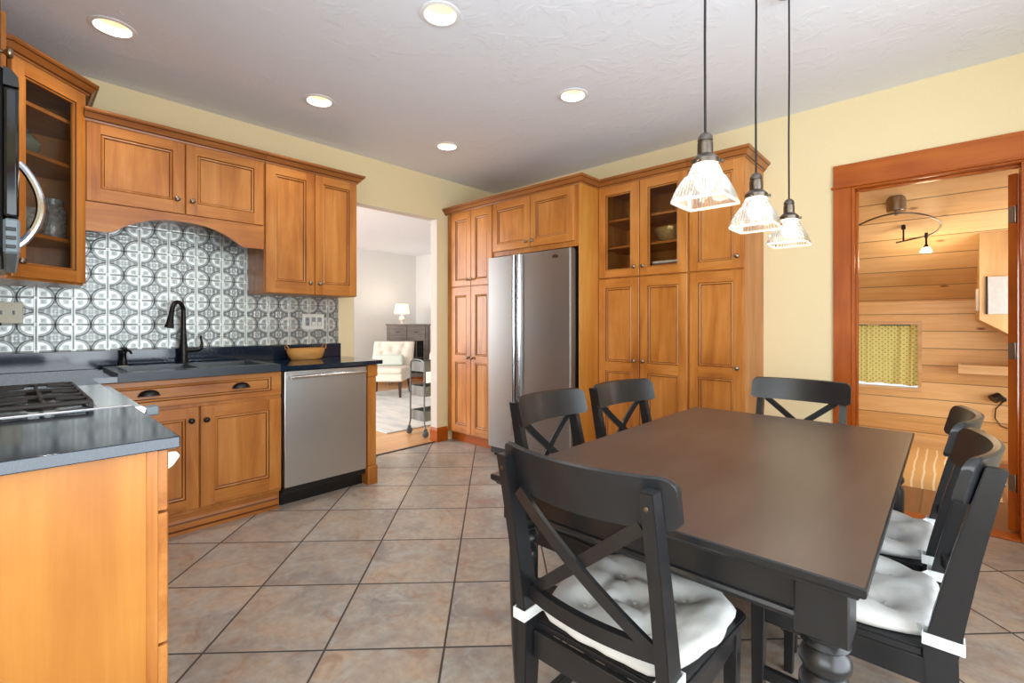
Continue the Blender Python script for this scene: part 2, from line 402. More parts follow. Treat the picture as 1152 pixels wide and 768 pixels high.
# ------------------------------------------------------------------ object helpers
def link(name, bm, mats, M=None, ang=35):
    if M is not None: bm.transform(M)
    me = bpy.data.meshes.new(name); bm.to_mesh(me); bm.free()
    for m in (mats if isinstance(mats, (list, tuple)) else [mats]): me.materials.append(m)
    sm = np.zeros(len(me.polygons), dtype=bool); me.polygons.foreach_get('use_smooth', sm)
    me.set_sharp_from_angle(angle=R(ang))
    me.polygons.foreach_set('use_smooth', sm)
    o = bpy.data.objects.new(name, me); COL.objects.link(o); return o
ROOT = {}
def tag(o, label, cat, group=None, kind=None):
    o['label'] = label; o['category'] = cat
    if group: o['group'] = group
    if kind: o['kind'] = kind
    return o
def thing(name, label, cat, loc=(0, 0, 0), rz=0, group=None):
    o = bpy.data.objects.new(name, None); o.empty_display_size = .1; COL.objects.link(o)
    o.location = loc; o.rotation_euler = (0, 0, rz)
    ROOT[o.name] = (Matrix.Translation(loc) @ Matrix.Rotation(rz, 4, 'Z'))
    return tag(o, label, cat, group)
def part(name, bm, mats, parent, F=None, label=None, ang=35):
    """bm is in frame F (default world); becomes a child mesh of parent"""
    r = parent
    while r.parent: r = r.parent
    M = ROOT[r.name].inverted() @ (F if F is not None else Matrix.Identity(4))
    o = link(name, bm, mats, M, ang); o.parent = parent
    if label: o['label'] = label
    return o
def single(name, bm, mats, label, cat, loc=(0, 0, 0), rz=0, group=None, F=None, ang=35):
    M = Matrix.Translation(loc) @ Matrix.Rotation(rz, 4, 'Z'); ROOT_M = M.inverted() @ (F if F is not None else Matrix.Identity(4))
    o = link(name, bm, mats, ROOT_M, ang); o.location = loc; o.rotation_euler = (0, 0, rz); ROOT[o.name] = M
    return tag(o, label, cat, group)
def struct(name, bm, mats, ang=35):
    o = link(name, bm, mats, None, ang); o['kind'] = 'structure'; ROOT[o.name] = Matrix.Identity(4); return o
def dup(root, loc, rz, label):
    r = root.copy(); COL.objects.link(r); r.location = loc; r.rotation_euler = (0, 0, rz); r['label'] = label
    def rec(src, dst):
        for ch in src.children:
            c = ch.copy(); COL.objects.link(c); c.parent = dst; rec(ch, c)
    rec(root, r); return r
def frame(x, y, rz): return Matrix.Translation((x, y, 0)) @ Matrix.Rotation(rz, 4, 'Z')

# ------------------------------------------------------------------ the setting
H = 2.65
bm = BM(); box(bm, (0, -5.3, -.1), (5.1, 0, 0)); struct('floor', bm, TILE)
bm = BM(); box(bm, (-4.85, -4.1, -.1), (0, 2.45, 0)); struct('floor_living', bm, OAK)
bm = BM(); box(bm, (2.2, 0, -.1), (4.8, 2.15, 0)); struct('floor_sunroom', bm, SUNFLOOR)
LIGHTS = [(.72, -3.386), (1.987, -2.362), (.715, -2.33), (1.988, -1.287), (.722, -1.258)]
LIGHTS = [(.72, -3.386), (1.987, -2.345), (.72, -2.345), (1.987, -1.27), (.72, -1.27)]
def ceiling():
    bm = BM()
    cells = set()
    hx, hr = .15, .078
    xs = sorted({-.1, 5.1, *[a+s for a in (.72, 1.987) for s in (-hx, hx)]})
    ys = sorted({-5.3, .12, *[a+s for a in (-3.386, -2.345, -1.27) for s in (-hx, hx)]})
    for x0, x1 in zip(xs, xs[1:]):
        for y0, y1 in zip(ys, ys[1:]):
            cx, cy = (x0+x1)/2, (y0+y1)/2
            hit = [l for l in LIGHTS if abs(l[0]-cx) < .01 and abs(l[1]-cy) < .01]
            if not hit:
                _faces(bm, [(x0, y0, H), (x0, y1, H), (x1, y1, H), (x1, y0, H)], [(0, 1, 2, 3)], 0)
            else:
                n = 32; inn, out = [], []
                for i in range(n):
                    a = 2*PI*i/n; c, s = math.cos(a), math.sin(a); k = hx/max(abs(c), abs(s))
                    inn.append((cx+hr*c, cy+hr*s, H)); out.append((cx+k*c, cy+k*s, H))
                _faces(bm, inn+out, [(i, n+i, n+(i+1) % n, (i+1) % n)[::-1] for i in range(n)], 0)
    struct('ceiling', bm, CEIL)
    bm = BM(); box(bm, (-4.85, -4.1, H), (-.1, 2.45, H+.1)); struct('ceiling_living', bm, CEIL)
    bm = BM(); box(bm, (-.1, -5.3, H+.25), (5.1, .12, H+.3)); struct('ceiling_deck', bm, CEIL)
ceiling()
JL, JR, HD = -1.71, -.807, 2.233
bm = BM(); box(bm, (-.1, -4.2, 0), (0, JL, H)); box(bm, (-.1, JL, HD), (0, JR, H)); box(bm, (-.1, JR, 0), (0, .12, H)); struct('wall_left', bm, YELLOW)
DX0, DX1, DZ = 3.29, 4.06, 2.078
bm = BM(); box(bm, (0, 0, 0), (DX0, .12, H)); box(bm, (DX0, 0, DZ), (DX1, .12, H)); box(bm, (DX1, 0, 0), (5.1, .12, H)); struct('wall_back', bm, YELLOW)
bm = BM(); box(bm, (0, -4.2, 0), (2.6, -4.08, H)); box(bm, (2.5, -5.3, 0), (2.6, -4.2, H)); struct('wall_front', bm, YELLOW)
def wall_hole(name, axis, c0, c1, a0, a1, h0, h1, z0, z1, top, mat):
    bm = BM()
    def b(p, q, za, zb):
        if axis == 'x': box(bm, (c0, p, za), (c1, q, zb))
        else: box(bm, (p, c0, za), (q, c1, zb))
    b(a0, h0, 0, top); b(h1, a1, 0, top); b(h0, h1, 0, z0); b(h0, h1, z1, top)
    return struct(name, bm, mat)
wall_hole('wall_right', 'x', 5.0, 5.1, -5.3, 0, -4.0, -1.5, .1, 2.4, H, YELLOW)
wall_hole('wall_alcove', 'y', -5.3, -5.2, 2.6, 5.0, 2.95, 4.85, .7, 2.4, H, YELLOW)
wall_hole('wall_living_front', 'y', -4.1, -4.0, -4.73, -.1, -4.0, -1.2, .5, 2.4, H, GREYWALL)
bm = BM(); box(bm, (-4.85, -4.1, 0), (-4.73, 2.45, H)); box(bm, (-4.73, 2.31, 0), (-.1, 2.45, H)); box(bm, (-.1, .12, 0), (-.02, 2.45, H)); struct('wall_living_back', bm, GREYWALL)
def window(name, axis, c0, c1, h0, h1, z0, z1):
    fr = BM(); t = .06
    def b(bmx, p, q, za, zb, i=0):
        if axis == 'x': box(bmx, (c0+i, p, za), (c1-i, q, zb), .004)
        else: box(bmx, (p, c0+i, za), (q, c1-i, zb), .004)
    b(fr, h0, h1, z0, z0+t); b(fr, h0, h1, z1-t, z1); b(fr, h0, h0+t, z0+t, z1-t); b(fr, h1-t, h1, z0+t, z1-t); b(fr, (h0+h1)/2-.03, (h0+h1)/2+.03, z0+t, z1-t)
    o = struct(name, fr, FIR)
    g = BM(); m = (c0+c1)/2; b(g, h0+t, h1-t, z0+t, z1-t, (c1-c0)/2-.003); part('pane', g, CLEAR, o)
window('window_added_2', 'x', 5.02, 5.09, -4.0, -1.5, .1, 2.4)  # unseen window, added and sized to light the sink wall
window('window_added_3', 'y', -5.29, -5.22, 2.95, 4.85, .7, 2.4)  # added out of view behind the camera to bring in light
window('window_added_4', 'y', -4.09, -4.02, -4.0, -1.2, .5, 2.4)  # unseen opening, put in to light the living room
bm = BM(); box(bm, (-.101, JR-.004, 0), (-.001, JR, HD)); box(bm, (-.101, JL, HD-.004), (-.001, JR-.004, HD)); box(bm, (-.101, JL, 0), (-.001, JL+.004, HD-.004)); struct('trim_7', bm, JAMBP)
# baseboards
BBP = [(0, 0), (.016, 0), (.016, .115), (.011, .13), (.006, .14), (0, .14)]
bm = BM(); sweep(bm, [(-.10, JR), (0, JR), (0, -.684)], BBP); struct('baseboard_left', bm, FIRX)
bm = BM(); sweep(bm, [(3.19, 0), (2.78, 0)][::-1], BBP); struct('baseboard_back', bm, FIRX)
bm = BM(); sweep(bm, [(-4.73, -3.9), (-4.73, 2.31), (-.12, 2.31)], BBP); struct('baseboard_living', bm, FIRX)
bm = BM(); box(bm, (-.03, JL, 0), (.0, JR, .006), .002); struct('trim_1', bm, DARKPL)
# door casing and jambs to the sunroom
bm = BM(); box(bm, (3.195, -.022, 0), (DX0, 0, 2.07), .002); struct('trim_2', bm, FIR)
bm = BM(); box(bm, (DX1+.0, -.022, 0), (DX1+.10, 0, 2.07), .002); struct('trim_3', bm, FIR)
bm = BM(); box(bm, (3.195, -.024, 2.075), (DX1+.10, 0, 2.222), .002); box(bm, (3.183, -.034, 2.07), (DX1+.112, 0, 2.081), .003); struct('trim_4', bm, FIRX)
bm = BM(); box(bm, (DX0, -.004, 0), (DX0+.018, .125, DZ-.018), .002); box(bm, (DX0+.018, .05, 0), (DX0+.03, .09, DZ-.03), .002); box(bm, (DX1-.018, -.004, 0), (DX1, .125, DZ-.018), .002); box(bm, (DX0, -.004, DZ-.018), (DX1, .125, DZ), .002); box(bm, (DX0+.03, .05, DZ-.03), (DX1-.018, .09, DZ-.018), .002); struct('trim_5', bm, FIR)
bm = BM(); box(bm, (DX0+.018, -.02, 0), (DX1-.018, .10, .012), .004); struct('trim_6', bm, FIRX)
# the door leaf, swung back into the sunroom
DF = Matrix.Translation((4.0, .135, 0)) @ Matrix.Rotation(R(-28), 4, 'Z')
bm = BM(); box(bm, (0, 0, .012), (.04, .74, 2.03), .003); dl = struct('door_1', bm, FIR)
dl.data.transform(DF)
for z in (1.80, 1.03, .285):
    bm = BM(); box(bm, (.003, -.003, z-.045), (.030, .0005, z+.045), .001)
    lathe(bm, [(.006, z-.048), (.007, z-.045), (.007, z+.045), (.006, z+.048)], (.034, -.004, 0), 10)
    for dz in (-.028, 0, .028): lathe(bm, [(.004, -.0042), (.004, -.003)], (.016, 0, z+dz), 8, axis='y')
    part('hinge', bm, NICKEL, dl, DF)

# ------------------------------------------------------------------ sunroom shell
def slopez(y): return 1.39+.64*(2-y)
WX0, WX1, WZ0, WZ1 = 2.62, 3.575, .555, 1.205
bm = BM(); box(bm, (2.2, 2.0, 0), (WX0, 2.12, 1.5)); box(bm, (WX1, 2.0, 0), (4.8, 2.12, 1.5)); box(bm, (WX0, 2.0, 0), (WX1, 2.12, WZ0)); box(bm, (WX0, 2.0, WZ1), (WX1, 2.12, 1.5)); struct('wall_sunroom_back', bm, KNEEP)
bm = BM(); prism(bm, [(2.06, slopez(2.06)), (.05, slopez(.05)), (.05, slopez(.05)+.1), (2.12, slopez(2.12)+.1)], 'x', 2.2, 4.8); struct('ceiling_sunroom', bm, SLOPEP)
bm = BM(); prism(bm, [(.12, 0), (2.0, 0), (2.0, 1.41), (.12, 2.65)], 'x', 2.2, 2.3); struct('wall_sunroom_left', bm, KNEEP)
bm = BM()
for lo, hi in (((4.7, .12, 0), (4.8, .4, 2.7)), ((4.7, 1.6, 0), (4.8, 2.0, 1.66)), ((4.7, .4, 0), (4.8, 1.6, .55)), ((4.7, .4, 1.65), (4.8, 1.6, 1.9))): box(bm, lo, hi)
struct('wall_sunroom_right', bm, KNEEP)
window('window_added_5', 'x', 4.71, 4.79, .4, 1.6, .55, 1.65)  # unseen side window added as a light source for the sunroom
bm = BM(); sweep(bm, [(2.3, 2.0), (4.7, 2.0)], [(0, .0), (.018, .0), (.018, .03), (.012, .04), (0, .04)]); struct('baseboard_sunroom', bm, PINEX)
# window behind the curtain: pine frame with sill
fr = BM(); t = .028
box(fr, (WX0, 1.985, WZ0), (WX1, 2.12, WZ0+t), .002); box(fr, (WX0, 1.985, WZ1-t), (WX1, 2.12, WZ1), .002); box(fr, (WX0, 1.985, WZ0+t), (WX0+t, 2.12, WZ1-t), .002); box(fr, (WX1-t, 1.985, WZ0+t), (WX1, 2.12, WZ1-t), .002)
wo = struct('window_1', fr, PINEX)
g = BM(); box(g, (WX0+t, 2.095, WZ0+t), (WX1-t, 2.10, WZ1-t)); part('pane', g, CLEAR, wo)
def curtain():
    bm = BM(); x0, x1, z0, z1 = WX0+t+.002, WX1-t-.002, WZ0+t+.028, WZ1-t-.0005
    def fn(u, v):
        x = x0+(x1-x0)*u; s = 1-v
        gather = .024*math.sin(x*62+1.3*math.sin(x*9)+s*1.5)*(.55+.45*math.sin(x*7+1))+.022*math.sin(x*21+s*1.1)+.004*math.sin(x*150)
        dz = .016*(u-.5)*s+.004*math.sin(x*40)*s
        return (x, 2.045+gather, z0+(z1-z0)*v-dz)
    grid(bm, 220, 24, fn)
    rod = BM(); tube(rod, [(x0-.006, 2.035, z1-.006), (x1+.006, 2.035, z1-.006)], .004, 8)
    c = single('curtain', bm, CURT, 'gathered yellow green circle print curtain covering the small pine window', 'curtain', (3.1, 2.035, z0))
    part('rod', rod, BRONZE, c)
curtain()

# ------------------------------------------------------------------ cabinet builder
def door_bm(x0, z0, x1, z1, fw, panels, glass=False, t=.02, y0=0.0):
    """door front at y0-t facing -y; panels: list of (z_lo, z_hi)"""
    bm = BM(); yf = y0-t; e = .003
    X0, X1, Z0, Z1 = x0+e, x1-e, z0+e, z1-e
    def q(a, b, c, d, m=0): _faces(bm, [a, b, c, d], [(0, 1, 2, 3)], m)
    o = [(x0, z0), (x1, z0), (x1, z1), (x0, z1)]; i = [(X0, Z0), (X1, Z0), (X1, Z1), (X0, Z1)]
    for k in range(4):
        a, b = o[k], o[(k+1) % 4]; c, d = i[(k+1) % 4], i[k]
        q((a[0], y0, a[1]), (b[0], y0, b[1]), (b[0], yf+e, b[1]), (a[0], yf+e, a[1]))
        q((a[0], yf+e, a[1]), (b[0], yf+e, b[1]), (c[0], yf, c[1]), (d[0], yf, d[1]))
    px0, px1 = x0+fw, x1-fw
    q((X0, yf, Z0), (px0, yf, Z0), (px0, yf, Z1), (X0, yf, Z1)); q((px1, yf, Z0), (X1, yf, Z0), (X1, yf, Z1), (px1, yf, Z1))
    zs = [Z0]+[v for p in panels for v in p]+[Z1]
    for k in range(0, len(zs), 2):
        q((px0, yf, zs[k]), (px1, yf, zs[k]), (px1, yf, zs[k+1]), (px0, yf, zs[k+1]), 2)
    for lo, hi in panels:
        rings = [(0, 0, 1), (.003, .006, 0), (.009, .0035, 0), (.014, .005, 1), (.018, .011, 0)] if not glass else [(0, 0, 1), (.003, .006, 0), (.010, .004, 0), (.012, t, 0)]
        prev = None
        for ins, dep, m in rings:
            r = [(px0+ins, lo+ins), (px1-ins, lo+ins), (px1-ins, hi-ins), (px0+ins, hi-ins)]
            r = [(a, yf+dep, b) for a, b in r]
            if prev:
                for k in range(4): q(prev[0][k], prev[0][(k+1) % 4], r[(k+1) % 4], r[k], prev[1])
            prev = (r, m)
        if not glass: q(*prev[0], 0)
    if not glass:
        q((x0, y0, z0), (x0, y0, z1), (x1, y0, z1), (x1, y0, z0))
    else:
        for (a0, b0, a1, b1) in ((x0, z0, px0+.012, z1), (px1-.012, z0, x1, z1), (px0+.012, z0, px1-.012, panels[0][0]+.012), (px0+.012, panels[-1][1]-.012, px1-.012, z1)):
            q((a0, y0, b0), (a0, y0, b1), (a1, y0, b1), (a1, y0, b0))
    bmesh.ops.remove_doubles(bm, verts=bm.verts, dist=1e-5)
    return bm
def knob_bm(x, y, z, r=.0155):
    bm = BM(); lathe(bm, [(.006, 0), (.0055, -.010), (.010, -.013), (r, -.018), (r, -.023), (r*.75, -.028), (.002, -.030)], (x, y, z), 16, axis='y')
    return bm
def add_door(root, F, x0, z0, x1, z1, fw=.062, panels=None, knob=None, glass=None, y0=0.0, kmat=None):
    panels = panels or [(z0+fw, z1-fw)]
    d = part('door', door_bm(x0, z0, x1, z1, fw, panels, bool(glass), y0=y0), [MAPLE, GLAZE, MAPLEX], root, F, ang=20)
    if glass:
        g = BM(); box(g, (x0+fw+.006, y0-.010, panels[0][0]+.006), (x1-fw-.006, y0-.006, panels[0][1]-.006)); part('glass_pane', g, glass, d, F)
    if knob: part('knob', knob_bm(knob[0], y0-.02, knob[1]), kmat or NICKEL, d, F, ang=60)
    return d
CP = [(0, 2.283), (.006, 2.283), (.008, 2.293), (.016, 2.297), (.034, 2.322), (.040, 2.326), (.046, 2.334), (.046, 2.345), (0, 2.345)]
CPM = [0, 0, 1, 0, 1, 0, 0, 0, 0]

# --- sink wall, local x = world Y, facing +X
SW = PI/2
def sinkframe(front, yc): return frame(front, yc, SW)
def wall_cab_over_sink():
    F = sinkframe(.32, -3.0); t = thing('wall_cabinet', 'low maple wall cabinet with an arched valance above the sink', 'cabinet', (.32, -3.0, 1.69), SW)
    X = lambda y: y+3.0
    bm = BM(); box(bm, (X(-3.46), 0, 1.845), (X(-2.548), .318, 2.285), .001); part('body', bm, MAPLE, t, F)
    add_door(t, F, X(-3.452), 1.852, X(-3.004), 2.306-.02, .060, [(1.925, 2.226)], (X(-3.045), 1.935))
    add_door(t, F, X(-2.998), 1.852, X(-2.553), 2.286, .060, [(1.925, 2.226)], (X(-2.968), 1.935))
    poly = [(X(-3.455), 1.846), (X(-3.455), 1.690)]
    n = 28; a0, a1 = X(-3.335), X(-2.70)
    poly.append((a0-.02, 1.690))
    for i in range(n+1):
        u = i/n; s = math.sin(PI*u)
        z = 1.700+.105*min(1, (1-(abs(2*u-1))**2.4))
        poly.append((a0+(a1-a0)*u, z))
    poly += [(a1+.02, 1.690), (X(-2.553), 1.690), (X(-2.553), 1.846)]
    bm = BM(); prism(bm, poly, 'y', -.018, .0); part('valance', bm, MAPLEX, t, F)
    bm = BM(); sweep(bm, [(X(-3.46), -.02), (X(-2.548), -.02)], CP, mats=CPM); part('crown_moulding', bm, [CROWN, GLAZE], t, F)
wall_cab_over_sink()
def wall_cab_right():
    F = sinkframe(.32, -2.2); t = thing('wall_cabinet', 'tall two door maple wall cabinet beside the living room opening', 'cabinet', (.32, -2.2, 1.39), SW)
    X = lambda y: y+2.2
    bm = BM(); box(bm, (X(-2.545), 0, 1.395), (X(-1.866), .318, 2.285), .001); part('body', bm, MAPLE, t, F)
    add_door(t, F, X(-2.541), 1.398, X(-2.204), 2.286, .062, [(1.48, 2.222)], (X(-2.240), 1.48))
    add_door(t, F, X(-2.199), 1.398, X(-1.868), 2.286, .062, [(1.48, 2.222)], (X(-2.168), 1.48))
    bm = BM(); sweep(bm, [(X(-2.546), -.02), (X(-1.864), -.02), (X(-1.864), .318)], CP, mats=CPM); part('crown_moulding', bm, [CROWN, GLAZE], t, F)
wall_cab_right()
# --- corner glass cabinet (diagonal)
YW = -4.08
CA, CB = (.325, -3.463), (.61, -3.745)
cl = math.hypot(CB[0]-CA[0], CB[1]-CA[1]); cc = ((CA[0]+CB[0])/2, (CA[1]+CB[1])/2)
CZ = R(135)
CF = frame(cc[0], cc[1], CZ)      # local -y faces the room
def corner_cab():
    t = thing('corner_cabinet', 'diagonal corner wall cabinet with one tall seeded glass door', 'cabinet', (cc[0], cc[1], 1.39), CZ)
    bm = BM()
    pent = [CA, (.004, -3.463), (.004, YW+.004), (.61, YW+.004), CB]
    def shelf(z0, z1, inset=0): prism(bm, [(x*(1-inset)+.15*inset, y*(1-inset)-3.92*inset) for x, y in pent], 'z', z0, z1)
    shelf(1.39, 1.41); shelf(2.40, 2.42)
    for a, b in zip(pent, pent[1:]):
        v = Vector(b)-Vector(a); n = Vector((v.y, -v.x)).normalized()*-.014
        prism(bm, [a, b, (b[0]+n.x, b[1]+n.y), (a[0]+n.x, a[1]+n.y)], 'z', 1.41, 2.40)
    part('body', bm, MAPLE, t)
    for z in (1.620, 2.015, 2.25):
        bm = BM(); prism(bm, [(x*.93+.15*.07, y*.93-3.92*.07) for x, y in pent], 'z', z-.009, z+.009); part('shelf', bm, MAPLEX, t)
    h = cl/2
    add_door(t, CF, -h+.006, 1.40, h-.006, 2.418, .058, [(1.462, 2.35)], (-h+.036, 1.475), SEED)
    bm = BM(); p = [(CB[0]+.0, YW+.004), CB, CA, (.004, CA[1])]
    sweep(bm, p, [(o+.018, z+.135) for o, z in CP], mats=CPM); part('crown_moulding', bm, [CROWN, GLAZE], t)
corner_cab()
def jar(name, label, cat, loc, prof, mat, group=None):
    loc = (loc[0], loc[1], loc[2]+.0012)
    bm = BM(); lathe(bm, prof, loc, 24); return single(name, bm, mat, label, cat, loc, 0, group)
jar('vase', 'round grey green pottery jar on the upper shelf behind seeded glass', 'vase', (.315, -3.70, 2.024), [(.03, 0), (.05, .01), (.075, .05), (.078, .08), (.055, .115), (.035, .125), (.04, .14)], GREENVASE)
jar('glass_bowl', 'cut glass bowl on the middle shelf behind seeded glass', 'bowl', (.33, -3.70, 1.629), [(.05, 0), (.09, .03), (.105, .09), (.108, .13), (.10, .13)], CRYSTAL)
jar('glass_pitcher', 'tall grey glass jar on the middle shelf nearest the cabinet hinge', 'jar', (.21, -3.58, 1.629), [(.05, 0), (.06, .02), (.062, .16), (.045, .19), (.05, .22)], CRYSTAL)
jar('stoneware_jar', 'stacked glass dish set inside cabinet, deep on the middle shelf', 'dish', (.20, -3.86, 1.629), [(.06, 0), (.085, .04), (.09, .10), (.07, .10), (.09, .14), (.08, .18)], CRYSTAL)
GD = 'small dark glasses on the bottom shelf'
for k, (x, y) in enumerate([(.38, -3.78), (.33, -3.71), (.28, -3.65)]):
    jar('tumbler', 'short dark tumbler on the bottom shelf behind seeded glass', 'glass', (x, y, 1.41), [(.024, 0), (.030, .005), (.033, .055), (.030, .055)], GLOSSBLACK, GD)
jar('salt_shaker', 'tiny white shaker on the bottom shelf behind seeded glass', 'shaker', (.245, -3.58, 1.41), [(.012, 0), (.012, .03), (.008, .045)], WHITE)

# --- front wall uppers: narrow cabinet, cabinet over microwave, neighbour whose knob shows
FW = PI
def front_uppers():
    F = frame(1.4, -3.778, FW); X = lambda x: 1.4-x
    t = thing('wall_cabinet', 'maple wall cabinet above the black microwave', 'cabinet', (1.4, -3.778, 1.92), FW)
    bm = BM(); box(bm, (X(1.78), 0, 1.925), (X(1.025), .30, 2.42), .001); part('body', bm, MAPLE, t, F)
    add_door(t, F, X(1.40)+.002, 1.93, X(1.03), 2.418, .06, None, (X(1.07), 1.975)); add_door(t, F, X(1.775), 1.93, X(1.40)-.002, 2.418, .06, None, (X(1.735), 1.975))
    F = frame(.82, -3.765, FW); X = lambda x: .82-x
    t = thing('wall_cabinet', 'narrow maple wall cabinet squeezed between corner cabinet and microwave', 'cabinet', (.82, -3.765, 1.39), FW)
    bm = BM(); box(bm, (X(1.02), 0, 1.395), (X(.63), .30, 2.42), .001); part('body', bm, MAPLE, t, F)
    add_door(t, F, X(1.015), 1.40, X(.66), 2.418, .06, None, (X(.70), 1.48))
front_uppers()
def microwave():
    F = frame(1.4, -3.75, FW); X = lambda x: 1.4-x
    t = thing('microwave', 'black over the range microwave with a curved steel handle', 'microwave', (1.4, -3.75, 1.39), FW)
    bm = BM(); box(bm, (X(1.78), 0, 1.395), (X(1.025), .32, 1.918), .006); part('body', bm, BLACK, t, F)
    bm = BM(); box(bm, (X(1.78), -.032, 1.49), (X(1.20), 0, 1.862), .008, seg=2); part('door', bm, GLOSSBLACK, t, F)
    bm = BM(); prism(bm, [(0, 1.866), (-.032, 1.866), (-.030, 1.895), (-.016, 1.914), (0, 1.918)], 'x', X(1.78), X(1.025)); part('top_vent', bm, BLACK, t, F)
    bm = BM(); box(bm, (X(1.78), -.034, 1.385), (X(1.025), 0, 1.486), .006)
    for k in range(3): box(bm, (X(1.785), -.026, 1.40+k*.025), (X(1.70), -.006, 1.410+k*.025), .001, mat=1)
    part('lower_grille', bm, [GREYPL, BLACK], t, F)
    bm = BM(); n = 14; pts = []
    for i in range(n+1):
        u = i/n; pts.append((X(1.73), -.030-.048*math.sin(PI*u)**.8, 1.415+.245*u))
    tube(bm, pts, .011, 10); part('handle', bm, STEELB, t, F)
    bm = BM(); box(bm, (X(1.19), -.03, 1.49), (X(1.025), 0, 1.862), .006); part('control_panel', bm, BLACK, t, F)
microwave()

# ------------------------------------------------------------------ base cabinets, sink run
def sink_base():
    F = sinkframe(.60, -2.97); t = thing('base_cabinet', 'maple sink base with a wide false drawer over two doors', 'cabinet', (.60, -2.97, 0), SW)
    X = lambda y: y+2.97
    bm = BM(); box(bm, (X(-3.48), 0, .11), (X(-2.542), .59, .70), .001); box(bm, (X(-3.48), 0, .70), (X(-2.542), .016, .882), .001); part('body', bm, MAPLE, t, F)
    bm = BM(); box(bm, (X(-3.48), .03, 0), (X(-2.542), .05, .11)); sweep(bm, [(X(-3.48), .03), (X(-2.555), .03)], [(0, 0), (.030, 0), (.030, .018), (.018, .024), (.018, .055), (.012, .062), (.004, .075), (.004, .11), (0, .11)], mats=[0, 0, 1, 0, 1, 0, 0, 0, 0]); part('toe_kick', bm, [MAPLEX, GLAZE], t, F)
    add_door(t, F, X(-3.43), .132, X(-2.998), .712, .062, None, (X(-3.036), .637), kmat=BRONZE)
    add_door(t, F, X(-2.990), .132, X(-2.546), .712, .072, [(.213, .642)], (X(-2.962), .633), kmat=BRONZE)
    d = part('drawer_front', door_bm(X(-3.43), .732, X(-2.546), .878, .060, [(.762, .850)]), [MAPLEX, GLAZE, MAPLEX], t, F, ang=20)
    for y in (-3.225, -2.778):
        bm = BM()
        def fn(u, v, y=y):
            a = PI*u; p = PI/2*min(v, .985)
            return (X(y)+.047*math.cos(a)*math.cos(p), -.020-.026*math.sin(p), .798+.032*math.sin(a)*math.cos(p))
        grid(bm, 20, 10, fn); grid(bm, 20, 10, lambda u, v: Vector(fn(1-u, v))*1.0+Vector((0, .003, -.001)))
        box(bm, (X(y)-.050, -.0225, .795), (X(y)+.050, -.020, .801), .0008)
        part('cup_pull', bm, BRONZE, d, F, ang=70)
sink_base()
def corner_base():
    bm = BM(); box(bm, (.01, YW+.01, .1), (.60, -3.485, .882), .001); box(bm, (.60, YW+.01, .1), (1.015, -3.50, .882), .001); box(bm, (.05, YW+.01, 0), (1.0, -3.55, .1))
    single('base_cabinet', bm, MAPLE, 'maple corner base cabinet tucked behind the range', 'cabinet', (.6, -3.8, 0))
corner_base()
def dishwasher():
    F = sinkframe(.60, -2.237); t = thing('dishwasher', 'stainless steel dishwasher with a bar handle, right of the sink base', 'dishwasher', (.60, -2.237, 0), SW)
    X = lambda y: y+2.237
    bm = BM(); box(bm, (X(-2.537), .0, .125), (X(-1.948), .57, .880), .002); part('tub', bm, BLACK, t, F)
    bm = BM(); box(bm, (X(-2.531), -.032, .125), (X(-1.952), -.001, .876), .005, seg=2); part('door', bm, STEEL, t, F)
    bm = BM(); box(bm, (X(-2.533), .035, .0), (X(-1.95), .06, .122), .002); box(bm, (X(-2.533), -.01, .085), (X(-1.95), .04, .122), .002); part('kick_plate', bm, BLACK, t, F)
    bm = BM(); a, b = X(-2.505), X(-1.978); tube(bm, [(a, -.072, .838), (b, -.072, .838)], .011, 12)
    for x in (a+.02, b-.02): box(bm, (x-.009, -.07, .829), (x+.009, -.03, .847), .002)
    part('handle', bm, STEELB, t, F)
dishwasher()
def end_post():
    t = thing('end_panel', 'maple end panel with a square capped corner post beside dishwasher', 'panel', (.4, -1.90, 0))
    bm = BM(); box(bm, (.01, -1.944, .0), (.56, -1.866, .882), .001); part('side_panel', bm, MAPLE, t)
    bm = BM()
    box(bm, (.56, -1.944, .795), (.640, -1.864, .882), .004); box(bm, (.56, -1.944, 0), (.640, -1.864, .135), .004); box(bm, (.56, -1.938, .135), (.632, -1.870, .795), .007)
    part('post', bm, MAPLE, t)
end_post()
def countertop():
    t = thing('countertop', 'dark slate L shaped countertop around the sink', 'countertop', (.3, -3.0, .884))
    bm = BM(); z0, z1 = .886, .914
    FX = .665
    for lo, hi in (((0.002, YW, z0), (FX, -3.345, z1)), ((.002, -3.345, z0), (.11, -2.585, z1)), ((.002, -2.585, z0), (FX, -1.838, z1)), ((FX, YW, z0), (1.018, -3.46, z1))): box(bm, lo, hi)
    bmesh.ops.remove_doubles(bm, verts=bm.verts, dist=1e-5); part('slab', bm, COUNTER, t)
    bm = BM(); box(bm, (.002, YW, .914), (.022, -1.838, 1.022), .002); box(bm, (.022, YW, .914), (1.018, YW+.02, 1.022), .002); part('upstand', bm, COUNTER, t)
countertop()
